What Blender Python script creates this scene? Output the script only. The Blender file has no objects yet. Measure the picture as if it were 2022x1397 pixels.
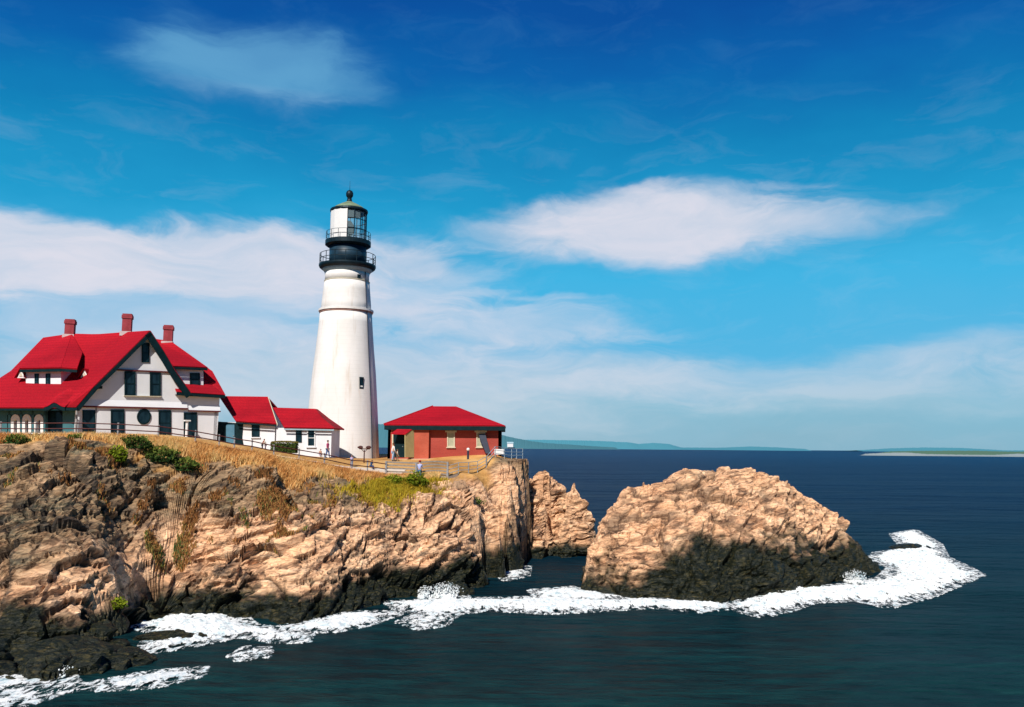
import bpy, bmesh, math, random
import numpy as np
from mathutils import Vector, Matrix
random.seed(7); np.random.seed(7)
R = math.radians
sc = bpy.context.scene
col = sc.collection

# ------------------------------------------------------------------ camera
W, H, F = 2022.0, 1397.0, 1700.0
CAMZ = 11.0
PITCH, ROLL = math.atan(185.5/F), R(0.5)
Rm = Matrix.Rotation(R(90)+PITCH, 3, 'X') @ Matrix.Rotation(ROLL, 3, 'Z')
cam_d = bpy.data.cameras.new('camera'); cam = bpy.data.objects.new('camera', cam_d); col.objects.link(cam)
cam.matrix_world = Matrix.Translation((0, 0, CAMZ)) @ Rm.to_4x4()
cam_d.sensor_width = 36; cam_d.lens = 36*F/W
cam_d.clip_start = 0.5; cam_d.clip_end = 60000
sc.camera = cam

def ray(px, py):
    return Rm @ Vector(((px-W/2)/F, -(py-H/2)/F, -1.0))
def U(px, py, Y):            # surveyed point: bearing + distance north of the viewpoint
    d = ray(px, py); t = Y/d.y
    return Vector((d.x*t, Y, CAMZ+d.z*t))
def S0(px, py, z=0.0):       # bearing onto a level at height z
    d = ray(px, py); t = (z-CAMZ)/d.z
    return Vector((d.x*t, d.y*t, z))
class Plane:                 # vertical plane through p (XY) along direction d
    def __init__(s, p, d):
        s.p = Vector((p[0], p[1])); s.d = Vector(d).normalized(); s.n = Vector((s.d.y, -s.d.x))
    def at(s, px, py, off=0.0):
        r = ray(px, py); r2 = Vector((r.x, r.y)); q = s.p + s.n*off
        t = q.dot(s.n)/r2.dot(s.n)
        return Vector((r.x*t, r.y*t, CAMZ+r.z*t))

# ------------------------------------------------------------------ object helpers
def tag(o, label=None, cat=None, group=None, kind=None):
    if label: o['label'] = label
    if cat: o['category'] = cat
    if group: o['group'] = group
    if kind: o['kind'] = kind
    return o
def empty(name, loc, label=None, cat=None, group=None):
    o = bpy.data.objects.new(name, None); col.objects.link(o); o.location = loc; o.empty_display_size = .3
    return tag(o, label, cat, group)
def link(name, me, mat, parent=None):
    o = bpy.data.objects.new(name, me); col.objects.link(o)
    if mat: me.materials.append(mat)
    if parent is not None:
        o.parent = parent; o.matrix_parent_inverse = Matrix.Translation(parent_world(parent)).inverted()
    return o
def parent_world(p):
    v = Vector(p.location)
    if p.parent is not None and p.type == 'EMPTY': v = v
    return v if p.type == 'EMPTY' else Vector((0, 0, 0))
class MB:
    def __init__(s): s.v = []; s.f = []
    def poly(s, pts):
        b = len(s.v); s.v += [tuple(p) for p in pts]; s.f.append(tuple(range(b, b+len(pts)))); return s
    def prism(s, pts, vec):      # polygon extruded by vec
        n = len(pts); b = len(s.v); vec = Vector(vec)
        s.v += [tuple(p) for p in pts]+[tuple(Vector(p)+vec) for p in pts]
        s.f.append(tuple(range(b, b+n))); s.f.append(tuple(range(b+2*n-1, b+n-1, -1)))
        for i in range(n):
            j = (i+1) % n; s.f.append((b+i, b+n+i, b+n+j, b+j))
        return s
    def box(s, c, sx, sy, sz, ax=(1, 0)):
        ax = Vector(ax).normalized(); ay = Vector((-ax.y, ax.x)); c = Vector(c); pts = []
        for i, j in ((-1, -1), (1, -1), (1, 1), (-1, 1)):
            q = ax*(i*sx/2)+ay*(j*sy/2); pts.append(c+Vector((q.x, q.y, -sz/2)))
        return s.prism(pts, (0, 0, sz))
    def tube(s, a, b_, r0, r1=None, n=8):
        a = Vector(a); b_ = Vector(b_); r1 = r0 if r1 is None else r1
        d = (b_-a).normalized(); u = d.orthogonal().normalized(); w = d.cross(u); k = len(s.v)
        for p, r in ((a, r0), (b_, r1)):
            for i in range(n):
                t = 2*math.pi*i/n; s.v.append(tuple(p+(u*math.cos(t)+w*math.sin(t))*r))
        for i in range(n):
            j = (i+1) % n; s.f.append((k+i, k+j, k+n+j, k+n+i))
        s.f.append(tuple(range(k+n-1, k-1, -1))); s.f.append(tuple(range(k+n, k+2*n)))
        return s
    def path(s, pts, r, n=6):
        for a, b in zip(pts[:-1], pts[1:]): s.tube(a, b, r, r, n)
        return s
    def lathe(s, c, prof, n=48, cap=True):    # prof = [(r,z)] world z
        k = len(s.v); m = len(prof)
        for r, z in prof:
            for i in range(n):
                t = 2*math.pi*i/n; s.v.append((c[0]+r*math.cos(t), c[1]+r*math.sin(t), z))
        for q in range(m-1):
            for i in range(n):
                j = (i+1) % n; s.f.append((k+q*n+i, k+q*n+j, k+(q+1)*n+j, k+(q+1)*n+i))
        if cap:
            s.f.append(tuple(range(k+n-1, k-1, -1))); s.f.append(tuple(range(k+(m-1)*n, k+m*n)))
        return s
    def ball(s, c, r, n=8, sq=(1, 1, 1)):
        k = len(s.v); m = n//2+1
        for q in range(m+1):
            ph = math.pi*q/m
            for i in range(n):
                t = 2*math.pi*i/n
                s.v.append((c[0]+r*sq[0]*math.sin(ph)*math.cos(t), c[1]+r*sq[1]*math.sin(ph)*math.sin(t), c[2]+r*sq[2]*math.cos(ph)))
        for q in range(m):
            for i in range(n):
                j = (i+1) % n; s.f.append((k+q*n+i, k+(q+1)*n+i, k+(q+1)*n+j, k+q*n+j))
        return s
    def build(s, name, mat, parent=None, smooth=False, fix=True):
        me = bpy.data.meshes.new(name); me.from_pydata(s.v, [], s.f); me.update()
        if fix:
            bm = bmesh.new(); bm.from_mesh(me); bmesh.ops.recalc_face_normals(bm, faces=bm.faces); bm.to_mesh(me); bm.free()
        if smooth: me.polygons.foreach_set('use_smooth', [True]*len(me.polygons))
        return link(name, me, mat, parent)

# ------------------------------------------------------------------ materials
def nodes(m):
    m.use_nodes = True; nt = m.node_tree; return nt, nt.nodes, nt.links, nt.nodes['Principled BSDF']
def ramp(N, stops, interp='LINEAR'):
    r = N.new('ShaderNodeValToRGB'); r.color_ramp.interpolation = interp; e = r.color_ramp.elements
    while len(e) < len(stops): e.new(0.5)
    for k, (p, c) in enumerate(stops):
        e[k].position = p; e[k].color = (*c, 1) if len(c) == 3 else c
    return r
def noise(N, L, scale, detail=4, rough=.6, vec=None, dist=0):
    n = N.new('ShaderNodeTexNoise'); n.inputs['Scale'].default_value = scale; n.inputs['Detail'].default_value = detail
    n.inputs['Roughness'].default_value = rough; n.inputs['Distortion'].default_value = dist
    if vec is not None: L.new(vec, n.inputs['Vector'])
    return n
def mapping(N, L, scale=(1, 1, 1), rot=(0, 0, 0), src=None):
    if src is None:
        g = N.new('ShaderNodeNewGeometry'); src = g.outputs['Position']
    m = N.new('ShaderNodeMapping'); m.inputs['Scale'].default_value = scale; m.inputs['Rotation'].default_value = rot
    L.new(src, m.inputs['Vector']); return m.outputs['Vector']
def mix(N, L, fac, a, b, mode='MIX'):
    m = N.new('ShaderNodeMix'); m.data_type = 'RGBA'; m.blend_type = mode
    for s, v in ((m.inputs['Factor'], fac), (m.inputs[6], a), (m.inputs[7], b)):
        if hasattr(v, 'is_linked'): L.new(v, s)
        elif isinstance(v, tuple): s.default_value = (*v, 1)
        else: s.default_value = v
    return m.outputs[2]
def mth(N, L, op, a, b=None, c=None, clamp=False):
    m = N.new('ShaderNodeMath'); m.operation = op; m.use_clamp = clamp
    for i, v in enumerate((a, b, c)):
        if v is None: continue
        if hasattr(v, 'is_linked'): L.new(v, m.inputs[i])
        else: m.inputs[i].default_value = v
    return m.outputs[0]
def bump(N, L, bs, h, strength=.4, dist=.05):
    b = N.new('ShaderNodeBump'); b.inputs['Strength'].default_value = strength; b.inputs['Distance'].default_value = dist
    L.new(h, b.inputs['Height']); L.new(b.outputs[0], bs.inputs['Normal']); return b
def mat(name, c, rough=.6, var=.12, scale=3.0, bmp=.15, metal=0, streak=False, spec=.3):
    m = bpy.data.materials.new(name); nt, N, L, bs = nodes(m)
    v = mapping(N, L, (1, 1, .25) if streak else (1, 1, 1))
    n = noise(N, L, scale, 5, .6, v)
    lo = tuple(x*(1-var) for x in c); hi = tuple(min(1, x*(1+var)) for x in c)
    r = ramp(N, [(.3, lo), (.7, hi)]); L.new(n.outputs[0], r.inputs[0]); L.new(r.outputs[0], bs.inputs['Base Color'])
    bs.inputs['Roughness'].default_value = rough; bs.inputs['Metallic'].default_value = metal
    bs.inputs['Specular IOR Level'].default_value = spec
    if bmp:
        n2 = noise(N, L, scale*8, 4, .6, v); bump(N, L, bs, n2.outputs[0], bmp, .02)
    return m
def roof_mat():
    m = bpy.data.materials.new('red_roof_shingle'); nt, N, L, bs = nodes(m)
    n = noise(N, L, .35, 5, .65); n2 = noise(N, L, 9, 3, .6, mapping(N, L, (1, 1, 2.5)))
    r = ramp(N, [(.3, (.28, .004, .014)), (.5, (.50, .008, .020)), (.72, (.60, .022, .036))]); L.new(n.outputs[0], r.inputs[0])
    g = N.new('ShaderNodeNewGeometry'); sp = N.new('ShaderNodeSeparateXYZ'); L.new(g.outputs['Position'], sp.inputs[0])
    rows = mth(N, L, 'FRACT', mth(N, L, 'MULTIPLY', sp.outputs[2], 3.4))
    edge = mth(N, L, 'LESS_THAN', rows, .16)
    k = ramp(N, [(.35, (.68, .7, .72)), (.65, (1.08, 1.08, 1.08))]); L.new(n2.outputs[0], k.inputs[0])
    c = mix(N, L, 1.0, r.outputs[0], k.outputs[0], 'MULTIPLY')
    c = mix(N, L, mth(N, L, 'MULTIPLY', edge, .4), c, (.2, .002, .01))
    L.new(c, bs.inputs['Base Color']); bs.inputs['Roughness'].default_value = .8; bs.inputs['Specular IOR Level'].default_value = .15
    bump(N, L, bs, rows, .3, .04); return m
def brick_mat(name, c1, c2, mortar, sc_=1.0, ax=(1, 0)):
    m = bpy.data.materials.new(name); nt, N, L, bs = nodes(m)
    g = N.new('ShaderNodeNewGeometry'); sp = N.new('ShaderNodeSeparateXYZ'); L.new(g.outputs['Position'], sp.inputs[0])
    u = mth(N, L, 'ADD', mth(N, L, 'MULTIPLY', sp.outputs[0], ax[0]), mth(N, L, 'MULTIPLY', sp.outputs[1], ax[1]))
    cb = N.new('ShaderNodeCombineXYZ'); L.new(u, cb.inputs[0]); L.new(sp.outputs[2], cb.inputs[1])
    b = N.new('ShaderNodeTexBrick'); L.new(cb.outputs[0], b.inputs['Vector']); b.inputs['Scale'].default_value = 4.5*sc_
    b.inputs['Color1'].default_value = (*c1, 1); b.inputs['Color2'].default_value = (*c2, 1); b.inputs['Mortar'].default_value = (*mortar, 1)
    b.inputs['Mortar Size'].default_value = .018
    n = noise(N, L, .9, 5, .65); k = ramp(N, [(.3, (.62, .5, .5)), (.6, (1, 1, 1))]); L.new(n.outputs[0], k.inputs[0])
    c = mix(N, L, 1.0, b.outputs['Color'], k.outputs[0], 'MULTIPLY'); L.new(c, bs.inputs['Base Color'])
    bs.inputs['Roughness'].default_value = .85; bs.inputs['Specular IOR Level'].default_value = .15
    bump(N, L, bs, b.outputs['Fac'], -.3, .02); return m
def white_wall(name, c=(.90, .92, .97), dirt=.10):
    m = bpy.data.materials.new(name); nt, N, L, bs = nodes(m)
    n = noise(N, L, .5, 6, .7, mapping(N, L, (1, 1, .3))); n2 = noise(N, L, 3.5, 5, .6)
    r = ramp(N, [(.35, tuple(x*(1-dirt*.5) for x in c)), (.55, c)]); L.new(n.outputs[0], r.inputs[0])
    k = ramp(N, [(.3, (.9, .9, .88)), (.6, (1, 1, 1))]); L.new(n2.outputs[0], k.inputs[0])
    L.new(mix(N, L, 1.0, r.outputs[0], k.outputs[0], 'MULTIPLY'), bs.inputs['Base Color'])
    bs.inputs['Roughness'].default_value = .75; bs.inputs['Specular IOR Level'].default_value = .2
    bump(N, L, bs, n2.outputs[0], .12, .03); return m
def glass_mat():
    m = bpy.data.materials.new('dark_window_glass'); nt, N, L, bs = nodes(m)
    n = noise(N, L, 1.2, 3); r = ramp(N, [(.35, (.004, .014, .022)), (.7, (.018, .05, .07))]); L.new(n.outputs[0], r.inputs[0])
    L.new(r.outputs[0], bs.inputs['Base Color']); bs.inputs['Roughness'].default_value = .12
    bs.inputs['Specular IOR Level'].default_value = .3; return m
M = {}
M['roof'] = roof_mat()
M['white'] = white_wall('white_painted_shingle')
def tower_mat():
    m = white_wall('white_painted_rubble_stone', (.92, .90, .885), .10); nt, N, L, bs = nodes(m)
    src = bs.inputs['Base Color'].links[0].from_socket
    s = noise(N, L, 1.6, 5, .7, mapping(N, L, (1, 1, .07))); r = ramp(N, [(.55, (1, 1, 1)), (.72, (.86, .80, .74))]); L.new(s.outputs[0], r.inputs[0])
    g = N.new('ShaderNodeNewGeometry'); sp = N.new('ShaderNodeSeparateXYZ'); L.new(g.outputs['Position'], sp.inputs[0])
    f = mth(N, L, 'FRACT', mth(N, L, 'MULTIPLY', sp.outputs[2], 2.3)); ln = mth(N, L, 'LESS_THAN', f, .10)
    c = mix(N, L, 1.0, src, r.outputs[0], 'MULTIPLY'); c = mix(N, L, mth(N, L, 'MULTIPLY', ln, .10), c, (.5, .48, .46)); L.new(c, bs.inputs['Base Color'])
    v = N.new('ShaderNodeTexVoronoi'); v.inputs['Scale'].default_value = 1.6; bump(N, L, bs, v.outputs['Distance'], .22, .05); return m
M['tower'] = tower_mat()
M['trim'] = mat('dark_green_trim', (.004, .020, .026), .6, .3, spec=.12)
M['teal'] = mat('teal_painted_shade', (.05, .16, .19), .6, .15)  # eave shade over the porch walls, put into their colour
M['palewood'] = mat('weathered_pale_wood', (.33, .33, .34), .8, .2, 6)
M['chimney'] = brick_mat('red_chimney_brick', (.45, .06, .08), (.36, .05, .07), (.3, .12, .12), 1.4, (.8, .6))
M['brick'] = brick_mat('red_wall_brick', (.50, .080, .058), (.42, .065, .05), (.42, .15, .12), 1.0)
M['brickcorner'] = brick_mat('orange_wall_brick', (.60, .125, .07), (.52, .105, .06), (.5, .2, .14), 1.0)
M['redline'] = mat('dark_red_band', (.12, .018, .02), .7)
M['glass'] = glass_mat()
M['iron'] = mat('black_iron', (.010, .026, .038), .45, .3, 2.5, .1, .3)
M['drum'] = mat('blue_black_drum', (.016, .045, .075), .45, .35, 1.2, .15)
M['verdigris'] = mat('verdigris_copper', (.20, .27, .17), .7, .4, 1.4)
M['cove'] = mat('grey_blue_cove_shadow', (.34, .50, .58), .7, .1)
M['tan'] = mat('tan_board', (.42, .36, .17), .7, .1)
M['cream'] = mat('cream_paint', (.62, .56, .42), .7, .1)
M['slate'] = mat('slate_panel', (.03, .04, .07), .6, .2)
M['rust'] = mat('rust_red_rail', (.10, .022, .02), .7, .3, 4)
M['flash'] = mat('pale_lead_flashing', (.6, .52, .52), .6)
M['conc'] = mat('pale_concrete', (.62, .50, .40), .9, .15, 2)
M['path'] = mat('pale_path_concrete', (.72, .62, .52), .9, .12, 1)
M['sign'] = mat('white_sign_paint', (.85, .85, .85), .5, .03)
M['rail'] = mat('pale_grey_rail', (.36, .46, .52), .5, .15)
M['brown'] = mat('dark_brown_paint', (.075, .022, .02), .6, .3)
M['fencewood'] = mat('grey_weathered_fence_wood', (.42, .36, .30), .85, .25, 5)
M['lens'] = mat('bronze_lens_frame', (.06, .075, .05), .4, .3, 3, .1, .4)
m = bpy.data.materials.new('clear_lantern_glass'); nt, N, L, bs = nodes(m)
bs.inputs['Base Color'].default_value = (.6, .85, .95, 1); bs.inputs['Roughness'].default_value = .05
bs.inputs['Alpha'].default_value = .22; M['lantern_glass'] = m

# ------------------------------------------------------------------ numpy noise
def _h(ix, iy, iz, s):
    n = (ix*374761393 + iy*668265263 + iz*2147483647 + s*974634777) & 0xffffffff
    n = ((n ^ (n >> 13))*1274126177) & 0xffffffff
    n = (n ^ (n >> 16))*2246822519 & 0xffffffff
    return ((n ^ (n >> 15)) & 0xffffff)/float(0xffffff)
def vn(P, s=0):
    I = np.floor(P).astype(np.int64); f = P-I; f = f*f*f*(f*(f*6-15)+10)
    x, y, z = I[:, 0], I[:, 1], I[:, 2]; o = 0
    for a in (0, 1):
        wa = f[:, 0] if a else 1-f[:, 0]
        for b in (0, 1):
            wb = f[:, 1] if b else 1-f[:, 1]
            for c in (0, 1):
                wc = f[:, 2] if c else 1-f[:, 2]
                o = o + wa*wb*wc*_h(x+a, y+b, z+c, s)
    return o*2-1
def fbm(P, oct=4, s=0, g=.5):
    o = 0; a = 1; t = 0; Q = P.copy()
    for k in range(oct):
        o = o+a*vn(Q, s+k*17); t += a; a *= g; Q = Q*2.03+11.3
    return o/t
def voro(P, s=0):
    I = np.floor(P).astype(np.int64); n = len(P)
    d1 = np.full(n, 9.); d2 = np.full(n, 9.); cid = np.zeros(n); cx = np.zeros((n, 3))
    for a in (-1, 0, 1):
        for b in (-1, 0, 1):
            for c in (-1, 0, 1):
                x, y, z = I[:, 0]+a, I[:, 1]+b, I[:, 2]+c
                q = np.stack([x+_h(x, y, z, s), y+_h(x, y, z, s+1), z+_h(x, y, z, s+2)], 1)
                d = np.sqrt(((q-P)**2).sum(1)); m_ = d < d1
                d2 = np.where(m_, d1, np.minimum(d2, d)); d1 = np.where(m_, d, d1)
                cid = np.where(m_, _h(x, y, z, s+5), cid); cx = np.where(m_[:, None], q, cx)
    return d1, d2, cid, cx
def sstep(a, b, x):
    t = np.clip((x-a)/(b-a), 0, 1); return t*t*(3-2*t)
def rbf(pts):
    P = np.array([[p[0], p[1]] for p in pts]); z = np.array([p[2] for p in pts])
    D = np.sqrt(((P[:, None]-P[None])**2).sum(-1)); n = len(P)
    A = np.zeros((n+3, n+3)); A[:n, :n] = D+np.eye(n)*.02; A[:n, n] = 1; A[:n, n+1:] = P; A[n, :n] = 1; A[n+1:, :n] = P.T
    w = np.linalg.solve(A, np.concatenate([z, np.zeros(3)]))
    def f(X, Y):
        X = np.asarray(X, float).ravel(); Y = np.asarray(Y, float).ravel(); o = np.empty(len(X))
        for i in range(0, len(X), 20000):
            x = X[i:i+20000]; y = Y[i:i+20000]
            o[i:i+20000] = np.sqrt((x[:, None]-P[:, 0])**2+(y[:, None]-P[:, 1])**2) @ w[:n] + w[n]+w[n+1]*x+w[n+2]*y
        return o
    return f
SN = np.array([-.20, -.28, .94]); SN /= np.linalg.norm(SN)
def crag(P, Nn, amp, seed=0, big=1.0, blk=None):
    """displace rock points along their normals into tilted ledges, joint blocks and cracks"""
    T = np.array([.978, 0, .208]); T /= np.linalg.norm(T); B = np.cross(SN, T)
    Q = np.stack([P@T, P@B, P@SN], 1)
    warp = np.stack([fbm(P*.22, 3, seed+3), fbm(P*.22+50, 3, seed+4), fbm(P*.22+90, 3, seed+5)], 1)
    Qw = Q+warp*1.0
    d = np.zeros(len(P)); blk = np.full(len(P), .45) if blk is None else blk
    def facets(sc3, sd, step, tilt, crack, wgt):
        nonlocal d
        q = Qw*sc3; d1, d2, c, ctr = voro(q, sd); h1 = np.modf(c*917.3)[0]-.5; h2 = np.modf(c*371.7)[0]-.5; h3 = np.modf(c*133.1)[0]-.5
        r = (q-ctr)/sc3
        e = sstep(0, .07, d2-d1); d += wgt*(step*(c-.5)+tilt*(r[:, 0]*h1+r[:, 1]*h2+r[:, 2]*h3)-crack*(1-e)); return 1-(1-e)*np.minimum(1, wgt)
    e1 = facets(np.array([.10, .15, .30]), seed+11, 1.0*big, .26, .45*big, .75+.25*blk)
    e4 = facets(np.array([.20, .36, 1.25]), seed+61, .42, .30, .26, 1.15-.6*blk)
    e2 = facets(np.array([.34, .5, .85]), seed+21, .46, .5, .24, .15+1.3*blk)
    e3 = facets(np.array([.85, 1.2, 3.0]), seed+31, .17, .26, .09, .55+.95*blk)
    z_ = (Q[:, 2]+.5*warp[:, 0])
    t = z_/1.3+.25*fbm(P*.35, 3, seed+8); f = t-np.floor(t)
    d += .46*(sstep(.0, .08, f)*(1-f))*sstep(-.25, .25, fbm(P*.2+7, 2, seed+77))
    # steep joint set: long diagonal cracks with a step across them
    J = np.array([.88, .12, -.46]); t = (P@J)/3.6+.10*fbm(P*.6, 3, seed+44)+.35*fbm(P*.12, 2, seed+45); f = t-np.floor(t); cell = np.modf(np.abs(np.sin(np.floor(t)*12.9898))*43.7)[0]
    jc = 1-sstep(0, .035, np.minimum(f, 1-f)); jm = sstep(-.15, .2, fbm(P*.25+3, 2, seed+46)); d += .30*(cell-.5)*jm-.26*jc*jm
    sk = fbm(np.stack([Qw[:, 0]*.45, Qw[:, 1]*1.0, Qw[:, 2]*3.2], 1)+30, 3, seed+51); d -= .13*sstep(.12, .40, sk)
    sk2 = fbm(np.stack([Qw[:, 0]*1.1, Qw[:, 1]*2.0, Qw[:, 2]*6.5], 1)+60, 3, seed+52); d -= .07*sstep(.1, .35, sk2)
    d += .05*fbm(P*2.6, 4, seed+41)-.06
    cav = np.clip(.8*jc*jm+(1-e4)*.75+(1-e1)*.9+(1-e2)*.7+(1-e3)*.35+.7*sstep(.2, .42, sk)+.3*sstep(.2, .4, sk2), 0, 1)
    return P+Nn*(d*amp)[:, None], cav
def grid_rock(name, f, xs, ys, ampf, material, seed=0, big=1.0, zmin=-3.2, cull=None, attrs=None, kind=None, rows=None, blkf=None):
    X0, Y0 = np.meshgrid(xs[::3] if len(xs) > 150 else xs, ys); Z0 = f(X0, Y0).reshape(X0.shape)
    if X0.shape[1] != len(xs):
        xi = X0[0]; k = np.clip(np.searchsorted(xi, xs)-1, 0, len(xi)-2); t = (xs-xi[k])/(xi[k+1]-xi[k]); Z0 = Z0[:, k]*(1-t)+Z0[:, k+1]*t
    Zc = np.maximum(Z0, -1.2); dy_ = np.diff(ys)
    seg = np.sqrt(dy_[:, None]**2+(np.diff(Zc, axis=0)*1.0)**2)*np.where(ys[1:, None] > 97, .35, 1.0); cum = np.vstack([np.zeros(len(xs)), np.cumsum(seg, 0)])
    n_row = rows or len(ys); Yr = np.empty((n_row, len(xs))); Zr = np.empty((n_row, len(xs)))
    for q in range(len(xs)):
        s_ = np.linspace(0, cum[-1, q], n_row); Yr[:, q] = np.interp(s_, cum[:, q], ys); Zr[:, q] = np.interp(s_, cum[:, q], Z0[:, q])
    X = np.repeat(xs[None], n_row, 0); sh = X.shape; G_ = np.stack([X, Yr, Zr], -1)
    tu = np.gradient(G_, axis=1); tv = np.gradient(G_, axis=0); Nn = np.cross(tu, tv); Nn /= np.linalg.norm(Nn, axis=-1, keepdims=True)+1e-9
    for _ in range(3):
        Nn[1:-1, 1:-1] = (Nn[1:-1, 1:-1]+Nn[:-2, 1:-1]+Nn[2:, 1:-1]+Nn[1:-1, :-2]+Nn[1:-1, 2:])/5
    Nn /= np.linalg.norm(Nn, axis=-1, keepdims=True)+1e-9
    P = G_.reshape(-1, 3); Nn = Nn.reshape(-1, 3)
    amp = ampf(P); st_ = np.abs(np.gradient(Zr, axis=1)/max(1e-6, xs[1]-xs[0])); st_[1:-1, 1:-1] = (st_[1:-1, 1:-1]+st_[:-2, 1:-1]+st_[2:, 1:-1]+st_[1:-1, :-2]+st_[1:-1, 2:])/5
    amp = amp*(1-.72*sstep(.9, 2.4, st_.ravel()))
    D, cav = crag(P, Nn, amp, seed, big, blkf(P) if blkf else None)
    D[:, 2] = np.maximum(D[:, 2], -4.5)
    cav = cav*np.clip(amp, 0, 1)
    ny, nx = sh; idx = np.arange(nx*ny).reshape(ny, nx)
    q = np.stack([idx[:-1, :-1], idx[:-1, 1:], idx[1:, 1:], idx[1:, :-1]], -1).reshape(-1, 4)
    keep = D[q, 2].max(1) > zmin*0-.6
    q = q[keep]; used = np.zeros(nx*ny, bool); used[q.ravel()] = True
    mp = -np.ones(nx*ny, int); mp[used] = np.arange(used.sum()); q = mp[q]; V = D[used]; cav = cav[used]; P0 = P[used]
    me = bpy.data.meshes.new(name); me.vertices.add(len(V)); me.vertices.foreach_set('co', V.ravel())
    me.loops.add(q.size); me.loops.foreach_set('vertex_index', q.ravel())
    me.polygons.add(len(q)); me.polygons.foreach_set('loop_start', np.arange(0, q.size, 4)); me.polygons.foreach_set('loop_total', np.full(len(q), 4))
    me.update(calc_edges=True)
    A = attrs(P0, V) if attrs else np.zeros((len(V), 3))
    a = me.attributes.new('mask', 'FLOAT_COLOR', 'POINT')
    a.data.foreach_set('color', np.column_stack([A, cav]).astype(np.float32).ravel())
    me.polygons.foreach_set('use_smooth', [False]*len(me.polygons))
    o = link(name, me, material)
    return o, D

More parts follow.
